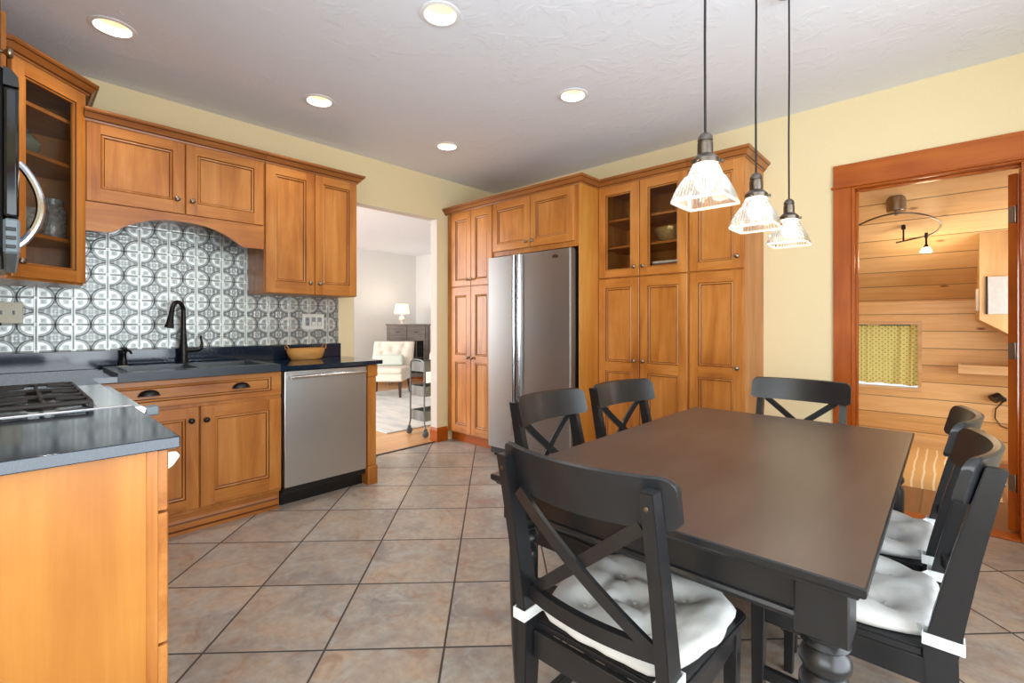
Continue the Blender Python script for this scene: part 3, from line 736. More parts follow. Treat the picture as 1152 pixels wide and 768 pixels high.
def sink():
    t = thing('sink', 'charcoal composite double sink set into the dark counter', 'sink', (.38, -2.965, .93))
    bm = BM(); x0, x1, y0, y1, zt = .112, .672, -3.36, -2.57, .930
    basins = [(.20, -3.30, .57, -2.98), (.20, -2.94, .57, -2.63)]
    xs = [x0, .20, .57, x1]; ys = [y0, -3.30, -2.98, -2.94, -2.63, y1]
    for i in range(3):
        for j in range(5):
            if i == 1 and j in (1, 3): continue
            _faces(bm, [(xs[i], ys[j], zt), (xs[i+1], ys[j], zt), (xs[i+1], ys[j+1], zt), (xs[i], ys[j+1], zt)], [(0, 1, 2, 3)], 0)
    for a0, b0, a1, b1 in basins:
        p = [(a0, b0), (a1, b0), (a1, b1), (a0, b1)]; q = [(a0+.02, b0+.02), (a1-.02, b0+.02), (a1-.02, b1-.02), (a0+.02, b1-.02)]
        for k in range(4): _faces(bm, [(*p[k], zt), (*q[k], .73), (*q[(k+1) % 4], .73), (*p[(k+1) % 4], zt)], [(0, 1, 2, 3)], 0)
        _faces(bm, [(*c, .73) for c in q], [(0, 1, 2, 3)], 0)
    o = [(x0, y0), (x1, y0), (x1, y1), (x0, y1)]
    for k in range(4):
        zb = .914 if k in (0, 2, 3) else .884
        _faces(bm, [(*o[k], zt), (*o[k], zb), (*o[(k+1) % 4], zb), (*o[(k+1) % 4], zt)], [(0, 1, 2, 3)], 0)
    _faces(bm, [(.655, y0, .884), (x1, y0, .884), (x1, y1, .884), (.655, y1, .884)], [(0, 1, 2, 3)], 0)
    bmesh.ops.remove_doubles(bm, verts=bm.verts, dist=1e-5); bmesh.ops.recalc_face_normals(bm, faces=bm.faces)
    part('basin', bm, SINKM, t)
    for y in (-3.14, -2.785):
        bm = BM(); lathe(bm, [(.045, .731), (.045, .734), (.036, .735), (.03, .732)], (.415, y, 0), 20); part('drain', bm, STEELB, t)
    bm = BM(); box(bm, (.135, -3.30, .930), (.155, -3.245, .9318), .0005); part('sticker', bm, WHITE, t, label='small white sticker')
sink()
def faucet():
    bx, by, bz = .075, -2.955, .9146
    t = thing('faucet', 'dark bronze gooseneck faucet with side lever behind the sink', 'faucet', (bx, by, bz))
    bm = BM(); lathe(bm, [(.030, 0), (.032, .006), (.026, .02), (.022, .06), (.024, .11), (.019, .16), (.016, .20)], (bx, by, bz), 20)
    d = Vector((.10, -.085, 0)).normalized(); p0 = Vector((bx, by, bz+.20)); r = .063; pts = [p0]; c = p0+d*r+Vector((0, 0, .145))
    pts.append(p0+Vector((0, 0, .08)))
    for i in range(15):
        a = PI-PI*i/14*.95; pts.append(c+d*(r*math.cos(a))+Vector((0, 0, r*math.sin(a))))
    tube(bm, pts, [.016, .0145]+[.013]*15, 12); part('body', bm, BRONZE, t)
    e = pts[-1]; dirn = (pts[-1]-pts[-2]).normalized()
    bm = BM(); tube(bm, [e, e+dirn*.03, e+dirn*.085, e+dirn*.11, e+dirn*.113], [.0135, .015, .021, .026, .024], 14); part('spray_head', bm, BRONZE, t)
    bm = BM(); tube(bm, [(bx, by+.015, bz+.095), (bx, by+.085, bz+.098)], [.017, .014], 12); tube(bm, [(bx, by+.085, bz+.098), (bx, by+.098, bz+.105), (bx+.002, by+.104, bz+.135), (bx+.004, by+.096, bz+.175), (bx+.004, by+.100, bz+.19)], [.014, .013, .008, .007, .006], 10)
    part('lever', bm, BRONZE, t)
faucet()
def soap():
    bx, by, bz = .075, -3.26, .9146
    t = thing('soap_dispenser', 'small dark bronze soap pump at the left of the faucet', 'soap dispenser', (bx, by, bz))
    bm = BM(); lathe(bm, [(.027, 0), (.027, .006), (.020, .018), (.015, .05), (.013, .085), (.017, .092), (.015, .105)], (bx, by, bz), 18); part('body', bm, BRONZE, t)
    bm = BM(); lathe(bm, [(.007, .105), (.007, .118), (.018, .120), (.018, .124), (.004, .128)], (bx, by, bz), 14); tube(bm, [(bx, by, bz+.10), (bx+.025, by+.01, bz+.110), (bx+.055, by+.022, bz+.104), (bx+.07, by+.028, bz+.09)], [.010, .009, .007, .006], 10); part('spout', bm, BRONZE, t)
soap()
def basket():
    x, y, z = .17, -2.195, .9150
    t = thing('basket', 'small oval woven straw basket on the counter above dishwasher', 'basket', (x, y, z))
    bm = BM()
    prof = [(.0, .004), (.75, .0), (.86, .012), (.97, .05), (1.0, .078), (.985, .084), (.95, .078), (.90, .045), (.80, .014), (.0, .010)]
    grid(bm, 40, len(prof), lambda u, v: (x+.085*prof[round(v*(len(prof)-1))][0]*math.cos(2*PI*u), y+.142*prof[round(v*(len(prof)-1))][0]*math.sin(2*PI*u), z+prof[round(v*(len(prof)-1))][1]), wrap=True)
    part('bowl', bm, WICKER, t)
    for s in (-1, 1):
        bm = BM(); tube(bm, [(x+.035*math.cos(a), y+s*(.137+.012*math.sin(a)), z+.078+.034*math.sin(a)) for a in [PI*i/10 for i in range(11)]], .0035, 8); part('handle', bm, WICKER, t)
basket()

# --- pressed tin backsplash on the sink wall
def backsplash():
    y0, y1, z0, z1 = YW+.005, -1.852, 1.022, 1.885
    px = .0034; ny, nz = int((y1-y0)/px), int((z1-z0)/px)
    yy = np.linspace(y0, y1, ny); zz = np.linspace(z0, z1, nz); Y, Z = np.meshgrid(yy, zz)
    a = ((Y+2.405)/.1535) % 1.0; a = np.where(a > .5, a-1, a)           # 0 on a column seam
    b = ((Z-1.025)/.153) % 1.0; b = np.where(b > .5, b-1, b)
    g = lambda d, s: np.exp(-(d/s)**2)
    A, B = np.abs(a), np.abs(b)
    band = A < .062
    r = np.hypot(np.maximum(A-.062, 0), np.maximum(B-.02, 0))
    disc = 1/(1+np.exp((r-.362)/.010)); star = 1/(1+np.exp(-(r-.428)/.010)); ring = 1-disc-star
    ca, cb = A-.20, B-.15
    box_ = 1/(1+np.exp((np.maximum(np.abs(ca), np.abs(cb))-.085)/.01))
    squig = .5+.5*np.sin(ca*72+1.8*np.sin(cb*45))*np.cos(cb*64+1.4*np.sin(ca*50))
    ax, bx = .5-A, .5-B
    rc = np.hypot(ax, bx); tc = np.arctan2(bx, ax)
    leaf = np.clip(.9*g(rc-.135, .05)*np.abs(np.sin(2*tc))**3+.9*g(rc, .035)+.8*g(rc-.10, .03)*np.abs(np.cos(2*tc))**6+.5*g(rc-.27, .03)*np.abs(np.cos(2*tc))**2, 0, 1)
    node = (A < .075) & (B < .055)
    h = .5*disc+.55*ring-.55*g(r-.364, .013)-.55*g(r-.424, .013)+.45*box_*(squig-.6)+star*(.7*leaf-.1)
    h = np.where(band, .75-.8*g(A-.016, .010)-.5*g(A-.060, .010), h)
    h -= np.where(band, 0, 1.0*g(B, .018)); h = np.where(node, .8-.7*g(np.hypot(A, B), .02), h)
    pat = .10*disc+.42*ring+.62*g(r-.362, .016)+.58*g(r-.426, .016)+box_*disc*(.28+.45*(1-squig))+star*(.74-.64*leaf)
    pat = np.where(band, .02+.85*g(A-.018, .013)+.55*g(A-.064, .010), pat)
    pat = np.maximum(pat, np.where(band, 0, .85*g(B, .017))); pat = np.where(node, .05+.7*g(np.hypot(A, B), .022), pat)  # row seams: thin shadow line painted in along with the patina
    pat = np.clip(pat, 0, 1)
    X = .003+.0026*np.clip(h, -1, 1.5)+.0026
    verts = np.stack([X, Y, Z], -1).reshape(-1, 3)
    idx = np.arange(ny*nz).reshape(nz, ny); q = np.stack([idx[:-1, :-1], idx[:-1, 1:], idx[1:, 1:], idx[1:, :-1]], -1).reshape(-1, 4)
    loc = np.array([0, -2.9, 1.022]); verts = verts-loc
    me = bpy.data.meshes.new('backsplash'); me.vertices.add(len(verts)); me.vertices.foreach_set('co', verts.ravel().astype(np.float32))
    me.loops.add(q.size); me.loops.foreach_set('vertex_index', q.ravel().astype(np.int32)); me.polygons.add(len(q)); me.polygons.foreach_set('loop_start', np.arange(0, q.size, 4, dtype=np.int32)); me.polygons.foreach_set('loop_total', np.full(len(q), 4, dtype=np.int32))
    me.update(); me.polygons.foreach_set('use_smooth', np.ones(len(q), dtype=bool))
    at = me.attributes.new('patina_seam_shade', 'FLOAT', 'POINT'); at.data.foreach_set('value', pat.ravel().astype(np.float32))
    me.materials.append(TIN)
    o = bpy.data.objects.new('backsplash', me); COL.objects.link(o); o.location = loc
    tag(o, 'pressed tin backsplash of embossed square tiles behind the sink', 'backsplash')
backsplash()
def plates():
    t = thing('switch_plate', 'wide white wall plate with outlet and two rockers above the basket', 'switch', (.012, -2.066, 1.20))
    bm = BM(); box(bm, (.007, -2.155, 1.140), (.0145, -1.978, 1.262), .003, seg=2); part('plate', bm, WHITE, t)
    for i, y in enumerate((-2.115, -2.066, -2.017)):
        bm = BM(); box(bm, (.0125, y-.017, 1.167), (.0165, y+.017, 1.235), .002)
        if i: box(bm, (.0155, y-.013, 1.170), (.0175, y+.013, 1.199), .001, mat=1)
        else:
            for dz in (-.018, .018): box(bm, (.0160, y-.006, 1.201+dz-.007), (.0168, y-.003, 1.201+dz+.007), 0, 2); box(bm, (.0160, y+.003, 1.201+dz-.007), (.0168, y+.006, 1.201+dz+.007), 0, 2)
        part('rocker' if i else 'outlet', bm, [GREYKEY, WHITE, BLACK], t)
    t = thing('switch_plate', 'ivory toggle switch plate on the tin wall beside the range', 'switch', (.012, -3.74, 1.24))
    bm = BM(); box(bm, (.007, -3.80, 1.185), (.0145, -3.682, 1.302), .003, seg=2); part('plate', bm, IVORY, t)
    for y in (-3.765, -3.718):
        bm = BM(); box(bm, (.013, y-.005, 1.232), (.0158, y+.005, 1.256), .001); bar(bm, (.0145, y, 1.244), (.026, y, 1.250), .006, .008); part('toggle', bm, GREYKEY, t)
plates()
def utensils():
    t = thing('knife_block', 'dark knife block with black handles at the counter corner', 'knife block', (.12, -3.93, .914))
    bm = BM(); prism(bm, [(.04, .9146), (.20, .9146), (.24, 1.05), (.10, 1.12)], 'y', -4.0, -3.89); part('block', bm, DARKLEG, t)
    for k in range(5):
        bm = BM(); y = -3.985+.022*k; tube(bm, [(.15, y, 1.07), (.205, y+.07+.006*k, 1.145+.015*(k % 3)), (.22, y+.10+.008*k, 1.17+.015*(k % 3))], [.007, .011, .009], 8); part('knife_handle', bm, BLACK, t)
utensils()

# ------------------------------------------------------------------ range and the near drawer cabinet
def stove():
    t = thing('range', 'stainless gas range with black cast iron grates', 'range', (1.40, -3.77, 0))
    x0, x1, yb, yf = 1.022, 1.780, YW+.03, -3.46
    bm = BM(); box(bm, (x0+.002, yb, .0), (x1-.004, -3.49, .90), .003); part('body', bm, BLACK, t)
    bm = BM(); box(bm, (x0, yb, .908), (x1, yf, .918), .003, seg=2); box(bm, (x0+.04, yb+.05, .9175), (x1-.04, yf-.085, .9185), 0, mat=1); part('cooktop', bm, [STEELB, GLOSSBLACK], t)
    bm = BM(); prism(bm, [(-3.49, .78), (-3.45, .80), (-3.425, .90), (-3.435, .908), (-3.49, .908)], 'x', x0, x1); part('control_panel', bm, STEELB, t)
    for k in range(5):
        bm = BM(); lathe(bm, [(.022, 0), (.022, .018), (.018, .034), (.0, .036)], (x0+.10+k*.139, -3.449, .85), 16, axis='y'); part('knob', bm, BLACK, t)
    bm = BM(); box(bm, (x0+.004, -3.49, .20), (x1-.004, -3.452, .775), .004); part('oven_door', bm, STEELB, t)
    bm = BM(); tube(bm, [(x0+.05, -3.405, .735), (x1-.05, -3.405, .735)], .012, 10)
    for x in (x0+.07, x1-.07): box(bm, (x-.008, -3.45, .727), (x+.008, -3.405, .743), .001)
    part('oven_handle', bm, STEELB, t)
    for g in range(3):
        a, b = x0+.035+g*.232, x0+.035+g*.232+.224
        ya, yc = yb+.06, yf-.10; ym = (ya+yc)/2
        bm = BM(); z = .936; w = .012
        for p, q in (((a, ya), (b, ya)), ((a, yc), (b, yc)), ((a, ya), (a, yc)), ((b, ya), (b, yc)), ((a, ym), (b, ym))): bar(bm, (*p, z), (*q, z), w, .012, bev=.003)
        mx = (a+b)/2
        for yv in ((ya+ym)/2, (yc+ym)/2):
            for dx, dy in ((1, 0), (-1, 0), (0, 1), (0, -1)):
                e = (a+b)/2+dx*(b-a)/2, yv+dy*(ym-ya)/2; s = mx+dx*.03, yv+dy*.03
                bar(bm, (*s, z+.004), (*e, z), .011, .012, bev=.003)
        for px, py in ((a, ya), (b, ya), (a, yc), (b, yc), (a, ym), (b, ym)): bar(bm, (px, py, .9185), (px, py, z), .013, .013, up=(1, 0, 0), bev=.001)
        part('grate', bm, IRON, t)
        for yv in ((ya+ym)/2, (yc+ym)/2):
            bm = BM(); lathe(bm, [(.045, .9186), (.045, .921), (.036, .926), (.034, .929), (.0, .930)], (mx, yv, 0), 20); part('burner', bm, IRON, t)
    bm = BM(); box(bm, (x1-.045, -3.428, .872), (x1-.001, -3.388, .904), .006, seg=2); part('end_cap', bm, GREYPL, t)
stove()
def near_cab():
    t = thing('base_cabinet', 'near maple drawer base with a plain flat end panel', 'cabinet', (2.08, -3.8, 0))
    bm = BM(); box(bm, (1.79, YW+.01, .09), (2.355, -3.502, .884), .001); part('body', bm, MAPLE, t)
    bm = BM(); box(bm, (2.355, YW+.01, 0), (2.372, -3.502, .884), .001); part('end_panel', bm, PANEL, t)
    bm = BM(); box(bm, (2.355, -3.520, 0), (2.3745, -3.497, .884), .0015); part('end_stile', bm, MAPLE, t)
    F = frame(2.08, -3.497, FW)
    for i, (z0, z1) in enumerate(((.738, .880), (.422, .730), (.10, .414))):
        d = part('drawer', door_bm(-.292, z0, .285, z1, .045, [(z0+.04, z1-.04)]), [MAPLEX, GLAZE, MAPLEX], t, F, ang=20)
        part('knob', knob_bm(0, -.02, (z0+z1)/2), BRONZE, d, F, ang=60)
    bm = BM(); prism(bm, [(-3.477, .868), (-3.455, .866), (-3.448, .855), (-3.462, .834), (-3.477, .824)], 'x', 2.335, 2.347, bev=.001); part('child_latch', bm, WHITE, t, label='white plastic latch')
    bm = BM(); box(bm, (1.80, YW+.01, 0), (2.35, -3.56, .09)); part('toe_kick', bm, DARKPL, t)
    bm = BM(); box(bm, (1.784, YW, .886), (2.397, -3.458, .914), .0025, seg=2)
    single('countertop', bm, COUNTER, 'short dark slate countertop on the near drawer base', 'countertop', (2.08, -3.77, .886))
near_cab()

# ------------------------------------------------------------------ back wall pantry run (faces -Y)
def crown_run(t, F, path, sub=None):
    bm = BM(); sweep(bm, path, CP, mats=CPM); part('crown_moulding', bm, [CROWN, GLAZE], t, F)
def left_pantry():
    F = frame(.38, -.68, 0); X = lambda x: x-.38
    t = thing('pantry_cabinet', 'tall four door maple pantry left of the refrigerator', 'cabinet', (.38, -.68, 0))
    bm = BM(); box(bm, (X(.012), 0, .10), (X(.672), .675, 2.285), .001); part('body', bm, MAPLE, t, F)
    bm = BM(); box(bm, (X(.012), .055, 0), (X(.672), .07, .10)); part('toe_kick', bm, FIRX, t, F)
    for a, b, k in ((.090, .377, .345), (.382, .666, .412)):
        add_door(t, F, X(a), 1.552, X(b), 2.284, .060, [(1.61, 2.205)], (X(k), 1.612))
        add_door(t, F, X(a), .118, X(b), 1.542, .060, [(.185, .808), (.878, 1.462)], (X(k), .856))
    crown_run(t, F, [(X(.0), -.02), (X(.672), -.02)])
left_pantry()
def fridge_cab():
    F = frame(1.16, -.68, 0); X = lambda x: x-1.16
    t = thing('wall_cabinet', 'maple cabinet over the refrigerator with a full height side panel', 'cabinet', (1.16, -.68, 0))
    bm = BM(); box(bm, (X(.674), 0, 1.80), (X(1.632), .675, 2.285), .001); part('body', bm, MAPLE, t, F)
    bm = BM(); box(bm, (X(1.633), -.018, 0), (X(1.652), .675, 2.285), .001); part('side_panel', bm, PANEL, t, F)
    add_door(t, F, X(.678), 1.842, X(1.128), 2.284, .062, [(1.905, 2.215)], (X(1.095), 1.893)); add_door(t, F, X(1.134), 1.842, X(1.585), 2.284, .062, [(1.905, 2.215)], (X(1.167), 1.893))
    crown_run(t, F, [(X(.674), -.02), (X(1.652), -.02), (X(1.652), .24)])
fridge_cab()
def fridge():
    F = frame(1.15, -.775, 0); X = lambda x: x-1.15
    t = thing('refrigerator', 'stainless side by side refrigerator set between maple cabinets', 'refrigerator', (1.15, -.775, 0))
    x0, xm, x1 = .692, 1.052, 1.612
    bm = BM(); box(bm, (X(x0), .06, .03), (X(x1), .74, 1.765), .004); part('body', bm, BLACK, t, F)
    def panel(a, b):
        bm = BM(); r = .012
        poly = [(X(a), .058), (X(a), r), (X(a)+r*.3, r*.3), (X(a)+r, 0), (X(b)-r, 0), (X(b)-r*.3, r*.3), (X(b), r), (X(b), .058)]
        prism(bm, poly, 'z', .085, 1.775); return bm
    dl = part('door', panel(x0, xm-.004), FRIDGE, t, F); dr = part('door', panel(xm+.004, x1), FRIDGE, t, F)
    for d, a in ((dl, xm-.030), (dr, xm+.030)):
        bm = BM(); w = .020
        poly = [(X(a)-w, 0), (X(a)-w*.9, -.016), (X(a)-w*.45, -.030), (X(a), -.034), (X(a)+w*.45, -.030), (X(a)+w*.9, -.016), (X(a)+w, 0)]
        prism(bm, poly, 'z', .10, 1.772); part('handle', bm, STEELB, d, F, ang=50)
    bm = BM(); grid(bm, 24, 2, lambda u, v: (X(1.462)+.030*math.cos(2*PI*u)*(1 if v else 1), -.0005-.003*v, 1.722+.013*math.sin(2*PI*u)), wrap=True)
    _faces(bm, [(X(1.462)+.030*math.cos(2*PI*i/24), -.0035, 1.722+.013*math.sin(2*PI*i/24)) for i in range(24)], [tuple(range(24))], 0)
    prism(bm, [(X(1.440)+.0, 1.718), (X(1.452), 1.726), (X(1.462), 1.719), (X(1.474), 1.727), (X(1.484), 1.721), (X(1.474), 1.722), (X(1.462), 1.715), (X(1.452), 1.722)], 'y', -.0042, -.0034, mat=1)
    part('badge', bm, [BLACK, STEELB], dr, F)
    bm = BM(); box(bm, (X(x0)+.02, .02, .025), (X(x1)-.02, .06, .082), .003); part('grille', bm, BLACK, t, F)
    for x in (x0+.06, x1-.06):
        bm = BM(); lathe(bm, [(.026, 0), (.026, .022), (.02, .04)], (X(x), .06, 0), 14); part('foot', bm, BLACK, t, F)
fridge()
def glass_pantry():
    F = frame(2.03, -.43, 0); X = lambda x: x-2.03
    t = thing('pantry_cabinet', 'maple pantry with two glass doors above two tall panelled doors', 'cabinet', (2.03, -.43, 0))
    bm = BM(); box(bm, (X(1.654), 0, .10), (X(2.398), .425, 1.552), .001)
    for lo, hi in (((X(1.654), 0, 1.552), (X(1.672), .425, 2.285)), ((X(2.380), 0, 1.552), (X(2.398), .425, 2.285)), ((X(1.672), .41, 1.552), (X(2.38), .425, 2.285)), ((X(1.672), 0, 2.265), (X(2.38), .41, 2.285)), ((X(2.014), 0, 1.552), (X(2.028), .018, 2.265))): box(bm, lo, hi)
    part('body', bm, MAPLE, t, F)
    for z in (1.797, 2.015):
        bm = BM(); box(bm, (X(1.673), .03, z-.009), (X(2.379), .408, z+.009), .002); part('shelf', bm, MAPLEX, t, F)
    bm = BM(); box(bm, (X(1.654), .055, 0), (X(2.398), .07, .10)); part('toe_kick', bm, MAPLEX, t, F)
    for a, b, k in ((1.658, 2.017, 1.982), (2.023, 2.392, 2.056)):
        add_door(t, F, X(a), 1.552, X(b), 2.284, .066, [(1.610, 2.215)], (X(k), 1.624), PANTRYGL)
        add_door(t, F, X(a), .118, X(b), 1.542, .066, [(.185, .808), (.882, 1.470)], (X(k), .900))
    crown_run(t, F, [(X(1.654), -.02), (X(2.398), -.02)])
glass_pantry()
def right_pantry():
    F = frame(2.585, -.43, 0); X = lambda x: x-2.585
    t = thing('pantry_cabinet', 'narrow single column maple pantry nearest the sunroom doorway', 'cabinet', (2.585, -.43, 0))
    bm = BM(); box(bm, (X(2.400), 0, .10), (X(2.770), .425, 2.285), .001); part('body', bm, MAPLE, t, F)
    bm = BM(); box(bm, (X(2.400), .055, 0), (X(2.770), .07, .10)); part('toe_kick', bm, MAPLEX, t, F)
    add_door(t, F, X(2.406), 1.552, X(2.766), 2.284, .064, [(1.612, 2.215)], (X(2.730), 1.632)); add_door(t, F, X(2.406), .118, X(2.766), 1.542, .064, [(.185, .812), (.890, 1.470)], (X(2.730), .889))
    crown_run(t, F, [(X(2.400), -.02), (X(2.770), -.02), (X(2.770), .425)])
right_pantry()
# dishes behind the pantry glass
jar('teapot', 'gilt ceramic bowl on the top shelf behind the left glass door', 'bowl', (1.88, -.25, 2.024), [(.03, 0), (.05, .01), (.07, .05), (.06, .075), (.02, .085)], BRASSY)
jar('serving_bowl', 'wide gilt serving bowl on the middle shelf, right glass door', 'bowl', (2.18, -.25, 1.806), [(.05, 0), (.09, .03), (.12, .08), (.125, .11), (.115, .11)], BRASSY)
jar('glass_cup', 'small clear cup on the middle shelf beside the serving bowl', 'cup', (2.335, -.33, 1.806), [(.025, 0), (.035, .02), (.037, .075), (.033, .075)], CHINA)
jar('glass_vase', 'tall glass vase on the bottom shelf, left glass door', 'vase', (1.86, -.22, 1.553), [(.04, 0), (.05, .02), (.035, .10), (.05, .20), (.046, .20)], CRYSTAL)
GL = 'folded linens behind the right glass door'
for k in range(5):
    bm = BM(); z = 1.553+k*.022; box(bm, (2.09+.006*(k % 2), -.38, z), (2.355-.008*(k % 3), -.16, z+.020), .007, seg=2)
    single('folded_linen', bm, LINENB if k == 3 else LINENA, ['lowest cream folded linen in the cabinet stack', 'second folded linen from the bottom of the stack', 'middle folded linen of the five in the stack', 'rust coloured folded linen near the top of the stack', 'topmost white folded linen in the cabinet stack'][k], 'linen', (2.22, -.27, z), 0, GL)

# ------------------------------------------------------------------ ceiling lights
def downlight_bms(x, y):
    z = H
    ring = BM(); lathe(ring, [(.074, z-.0005), (.096, z-.001), (.096, z-.004), (.078, z-.007), (.074, z-.004), (.074, z+.01)], (x, y, 0), 32, cap=False)
    baf = BM(); lathe(baf, [(.0745, z+.0), (.066, z+.05), (.056, z+.10)], (x, y, 0), 32, cap=False)
    can = BM(); lathe(can, [(.0775, z+.002), (.0775, z+.14), (.0, z+.141)], (x, y, 0), 24, cap=False)
    lam = BM(); lathe(lam, [(.0, z+.085), (.035, z+.087), (.054, z+.095), (.056, z+.10)], (x, y, 0), 24, cap=False)
    return ring, baf, can, lam
DLBL = ['recessed downlight nearest the corner glass cabinet', 'large looking recessed downlight at the top centre of the ceiling', 'recessed downlight over the sink counter run', 'recessed downlight in front of the glass door pantry', 'farthest recessed downlight, near the living room opening']
for (x, y), lb in zip(LIGHTS, DLBL):
    t = thing('recessed_light', lb, 'ceiling light', (x, y, H), 0, 'recessed ceiling lights')
    ring, baf, can, lam = downlight_bms(x, y)
    part('trim_ring', ring, TRIMW, t); part('baffle', baf, CANBAF, t); part('housing', can, TRIMW, t); part('lamp', lam, CANLAMP, t)
    l = bpy.data.lights.new('downlight', 'SPOT'); l.energy = DOWNLIGHT_W; l.color = (1, .95, .87); l.spot_size = R(120); l.spot_blend = .8; l.shadow_soft_size = .05
    lo = bpy.data.objects.new('downlight', l); COL.objects.link(lo); lo.location = (x, y, H+.06)
def pendant(y, label):
    x = 3.243; zb = 1.525; K = .945
    S = Matrix.Translation((x, y, 1.183)) @ Matrix.Scale(K, 4) @ Matrix.Translation((-x, -y, -1.183))
    t = thing('pendant_light', label, 'pendant light', (x, y, zb), 0, 'pendants in a row above the dining table')
    bm = BM(); lathe(bm, [(.062, H), (.062, H-.015), (.05, H-.026), (.008, H-.032)], (x, y, 0), 24); part('canopy', bm, PEWTER, t)
    bm = BM(); tube(bm, [(x, y, H-.03), (x+.001, y, 2.3), (x-.001, y, 2.0), (x, y, 1.715)], .0036, 8); part('cord', bm, BRONZE, t)
    bm = BM(); lathe(bm, [(.008, 1.758), (.016, 1.752), (.021, 1.744), (.022, 1.733), (.0195, 1.731), (.0195, 1.728), (.0225, 1.726), (.0225, 1.692), (.026, 1.690), (.033, 1.684), (.040, 1.676), (.040, 1.662), (.036, 1.662)], (x, y, 0), 24)
    for k in range(3):
        a = 2*PI*k/3+.4; lathe(bm, [(.004, .036), (.004, .046), (.006, .046), (.006, .050)], (0, 0, 0), 8, axis='x', M=Matrix.Translation((x, y, 1.669)) @ Matrix.Rotation(a, 4, 'Z'))
    part('socket', bm, PEWTER, t, S)
    rings = [(1.672, .034, 2), (1.662, .036, 2), (1.650, .041, 2.2), (1.636, .046, 2.5), (1.628, .048, 2.8), (1.624, .053, 3.5), (1.608, .0600, 5), (1.590, .0665, 8), (1.570, .0725, 11), (1.554, .0765, 14), (1.549, .0785, 14), (1.545, .0790, 14), (1.5445, .0765, 14), (1.550, .0740, 14), (1.570, .069, 11), (1.590, .063, 8), (1.608, .0565, 5), (1.622, .049, 3.5), (1.636, .043, 2.5), (1.655, .036, 2)]
    bm = BM(); n = 112
    def fn(u, v):
        k = round(v*(len(rings)-1)); z, a, e = rings[k]; th = 2*PI*u; i = round(u*n)
        c, s = abs(math.cos(th)), abs(math.sin(th)); r = a/((c**e+s**e)**(1/e))
        if 2 <= k <= 9: r *= 1+(.014 if i % 2 else -.014)
        return (x+r*math.cos(th), y+r*math.sin(th), z)
    vs = grid(bm, n, len(rings), fn, wrap=True)
    for k, f in enumerate(bm.faces):
        j, i = divmod(k, n); f.material_index = (i % 2) if 2 <= j <= 8 else (2 if 8 < j <= 12 or j < 2 else 0)
    part('glass_shade', bm, [SHADEG, SHADERIB, SHADERIM], t, S, ang=25)
    bm = BM(); lathe(bm, [(.012, 1.672), (.013, 1.655), (.022, 1.635), (.029, 1.615), (.028, 1.598), (.018, 1.584), (.0, 1.580)], (x, y, 0), 20, cap=False); part('bulb', bm, BULB, t, S)
    l = bpy.data.lights.new('pendant_glow', 'POINT'); l.energy = PENDANT_W; l.color = (1, .88, .70); l.shadow_soft_size = .03
    lo = bpy.data.objects.new('pendant_glow', l); COL.objects.link(lo); lo.location = (x, y, 1.548)
pendant(-2.389, 'square glass pendant hanging nearest over the near end of table')
pendant(-1.905, 'middle pendant of the three square glass pendants over the table')
pendant(-1.425, 'farthest square glass pendant, over the far end of the table')

# ------------------------------------------------------------------ dining table
def table():
    x0, x1, y0, y1 = 2.78, 3.652, -2.79, -1.287; xc, yc = (x0+x1)/2, (y0+y1)/2
    t = thing('dining_table', 'dark brown topped dining table with black turned legs', 'table', (xc, yc, 0))
    bm = BM()
    prof = [(0, .750), (-.004, .750), (-.002, .744), (0, .742), (0, .736), (-.006, .730), (-.012, .724), (-.03, .722)]
    loop = [(x0, y0), (x0, y1), (x1, y1), (x1, y0)]
    rings = [(0.003, .7505), (.0, .748), (.0, .736), (.004, .731), (.010, .728), (.013, .722), (.05, .722)]
    prev = None
    for k, (ins, z) in enumerate(rings):
        r = [(x0+ins, y0+ins, z), (x1-ins, y0+ins, z), (x1-ins, y1-ins, z), (x0+ins, y1-ins, z)]
        if prev is None: _faces(bm, r, [(0, 1, 2, 3)], 1)
        else:
            for i in range(4): _faces(bm, [prev[i], r[i], r[(i+1) % 4], prev[(i+1) % 4]], [(0, 1, 2, 3)], 0)
        prev = r
    _faces(bm, prev, [(3, 2, 1, 0)], 0); bmesh.ops.remove_doubles(bm, verts=bm.verts, dist=1e-6)
    part('tabletop', bm, [BLACKW, TABLETOP], t, ang=20)
    ins = .045; a0, a1, b0, b1 = x0+ins, x1-ins, y0+ins, y1-ins
    bm = BM()
    sweep(bm, [(a0, b0), (a1, b0), (a1, b1), (a0, b1)], [(0, .722), (0, .655), (.006, .652), (.008, .645), (.004, .636), (-.004, .636), (-.02, .64), (-.02, .722)], closed=True)
    part('apron', bm, BLACKW, t)
    h = .042
    for lx in (x0+.026+h, x1-.026-h):
        for ly in (y0+.026+h, y1-.026-h):
            bm = BM(); box(bm, (lx-h, ly-h, .622), (lx+h, ly+h, .7215), .003)
            lathe(bm, [(.034, .624), (.033, .612), (.040, .604), (.036, .600), (.030, .595), (.036, .588), (.0415, .575), (.0415, .565), (.034, .552), (.030, .549), (.037, .542), (.0415, .532), (.042, .520), (.041, .42), (.036, .28), (.029, .16), (.026, .14), (.033, .13), (.034, .122), (.026, .112), (.028, .10), (.033, .06), (.030, .02), (.022, .0)], (lx, ly, 0), 32)
            part('leg', bm, BLACKW, t, ang=40)
table()

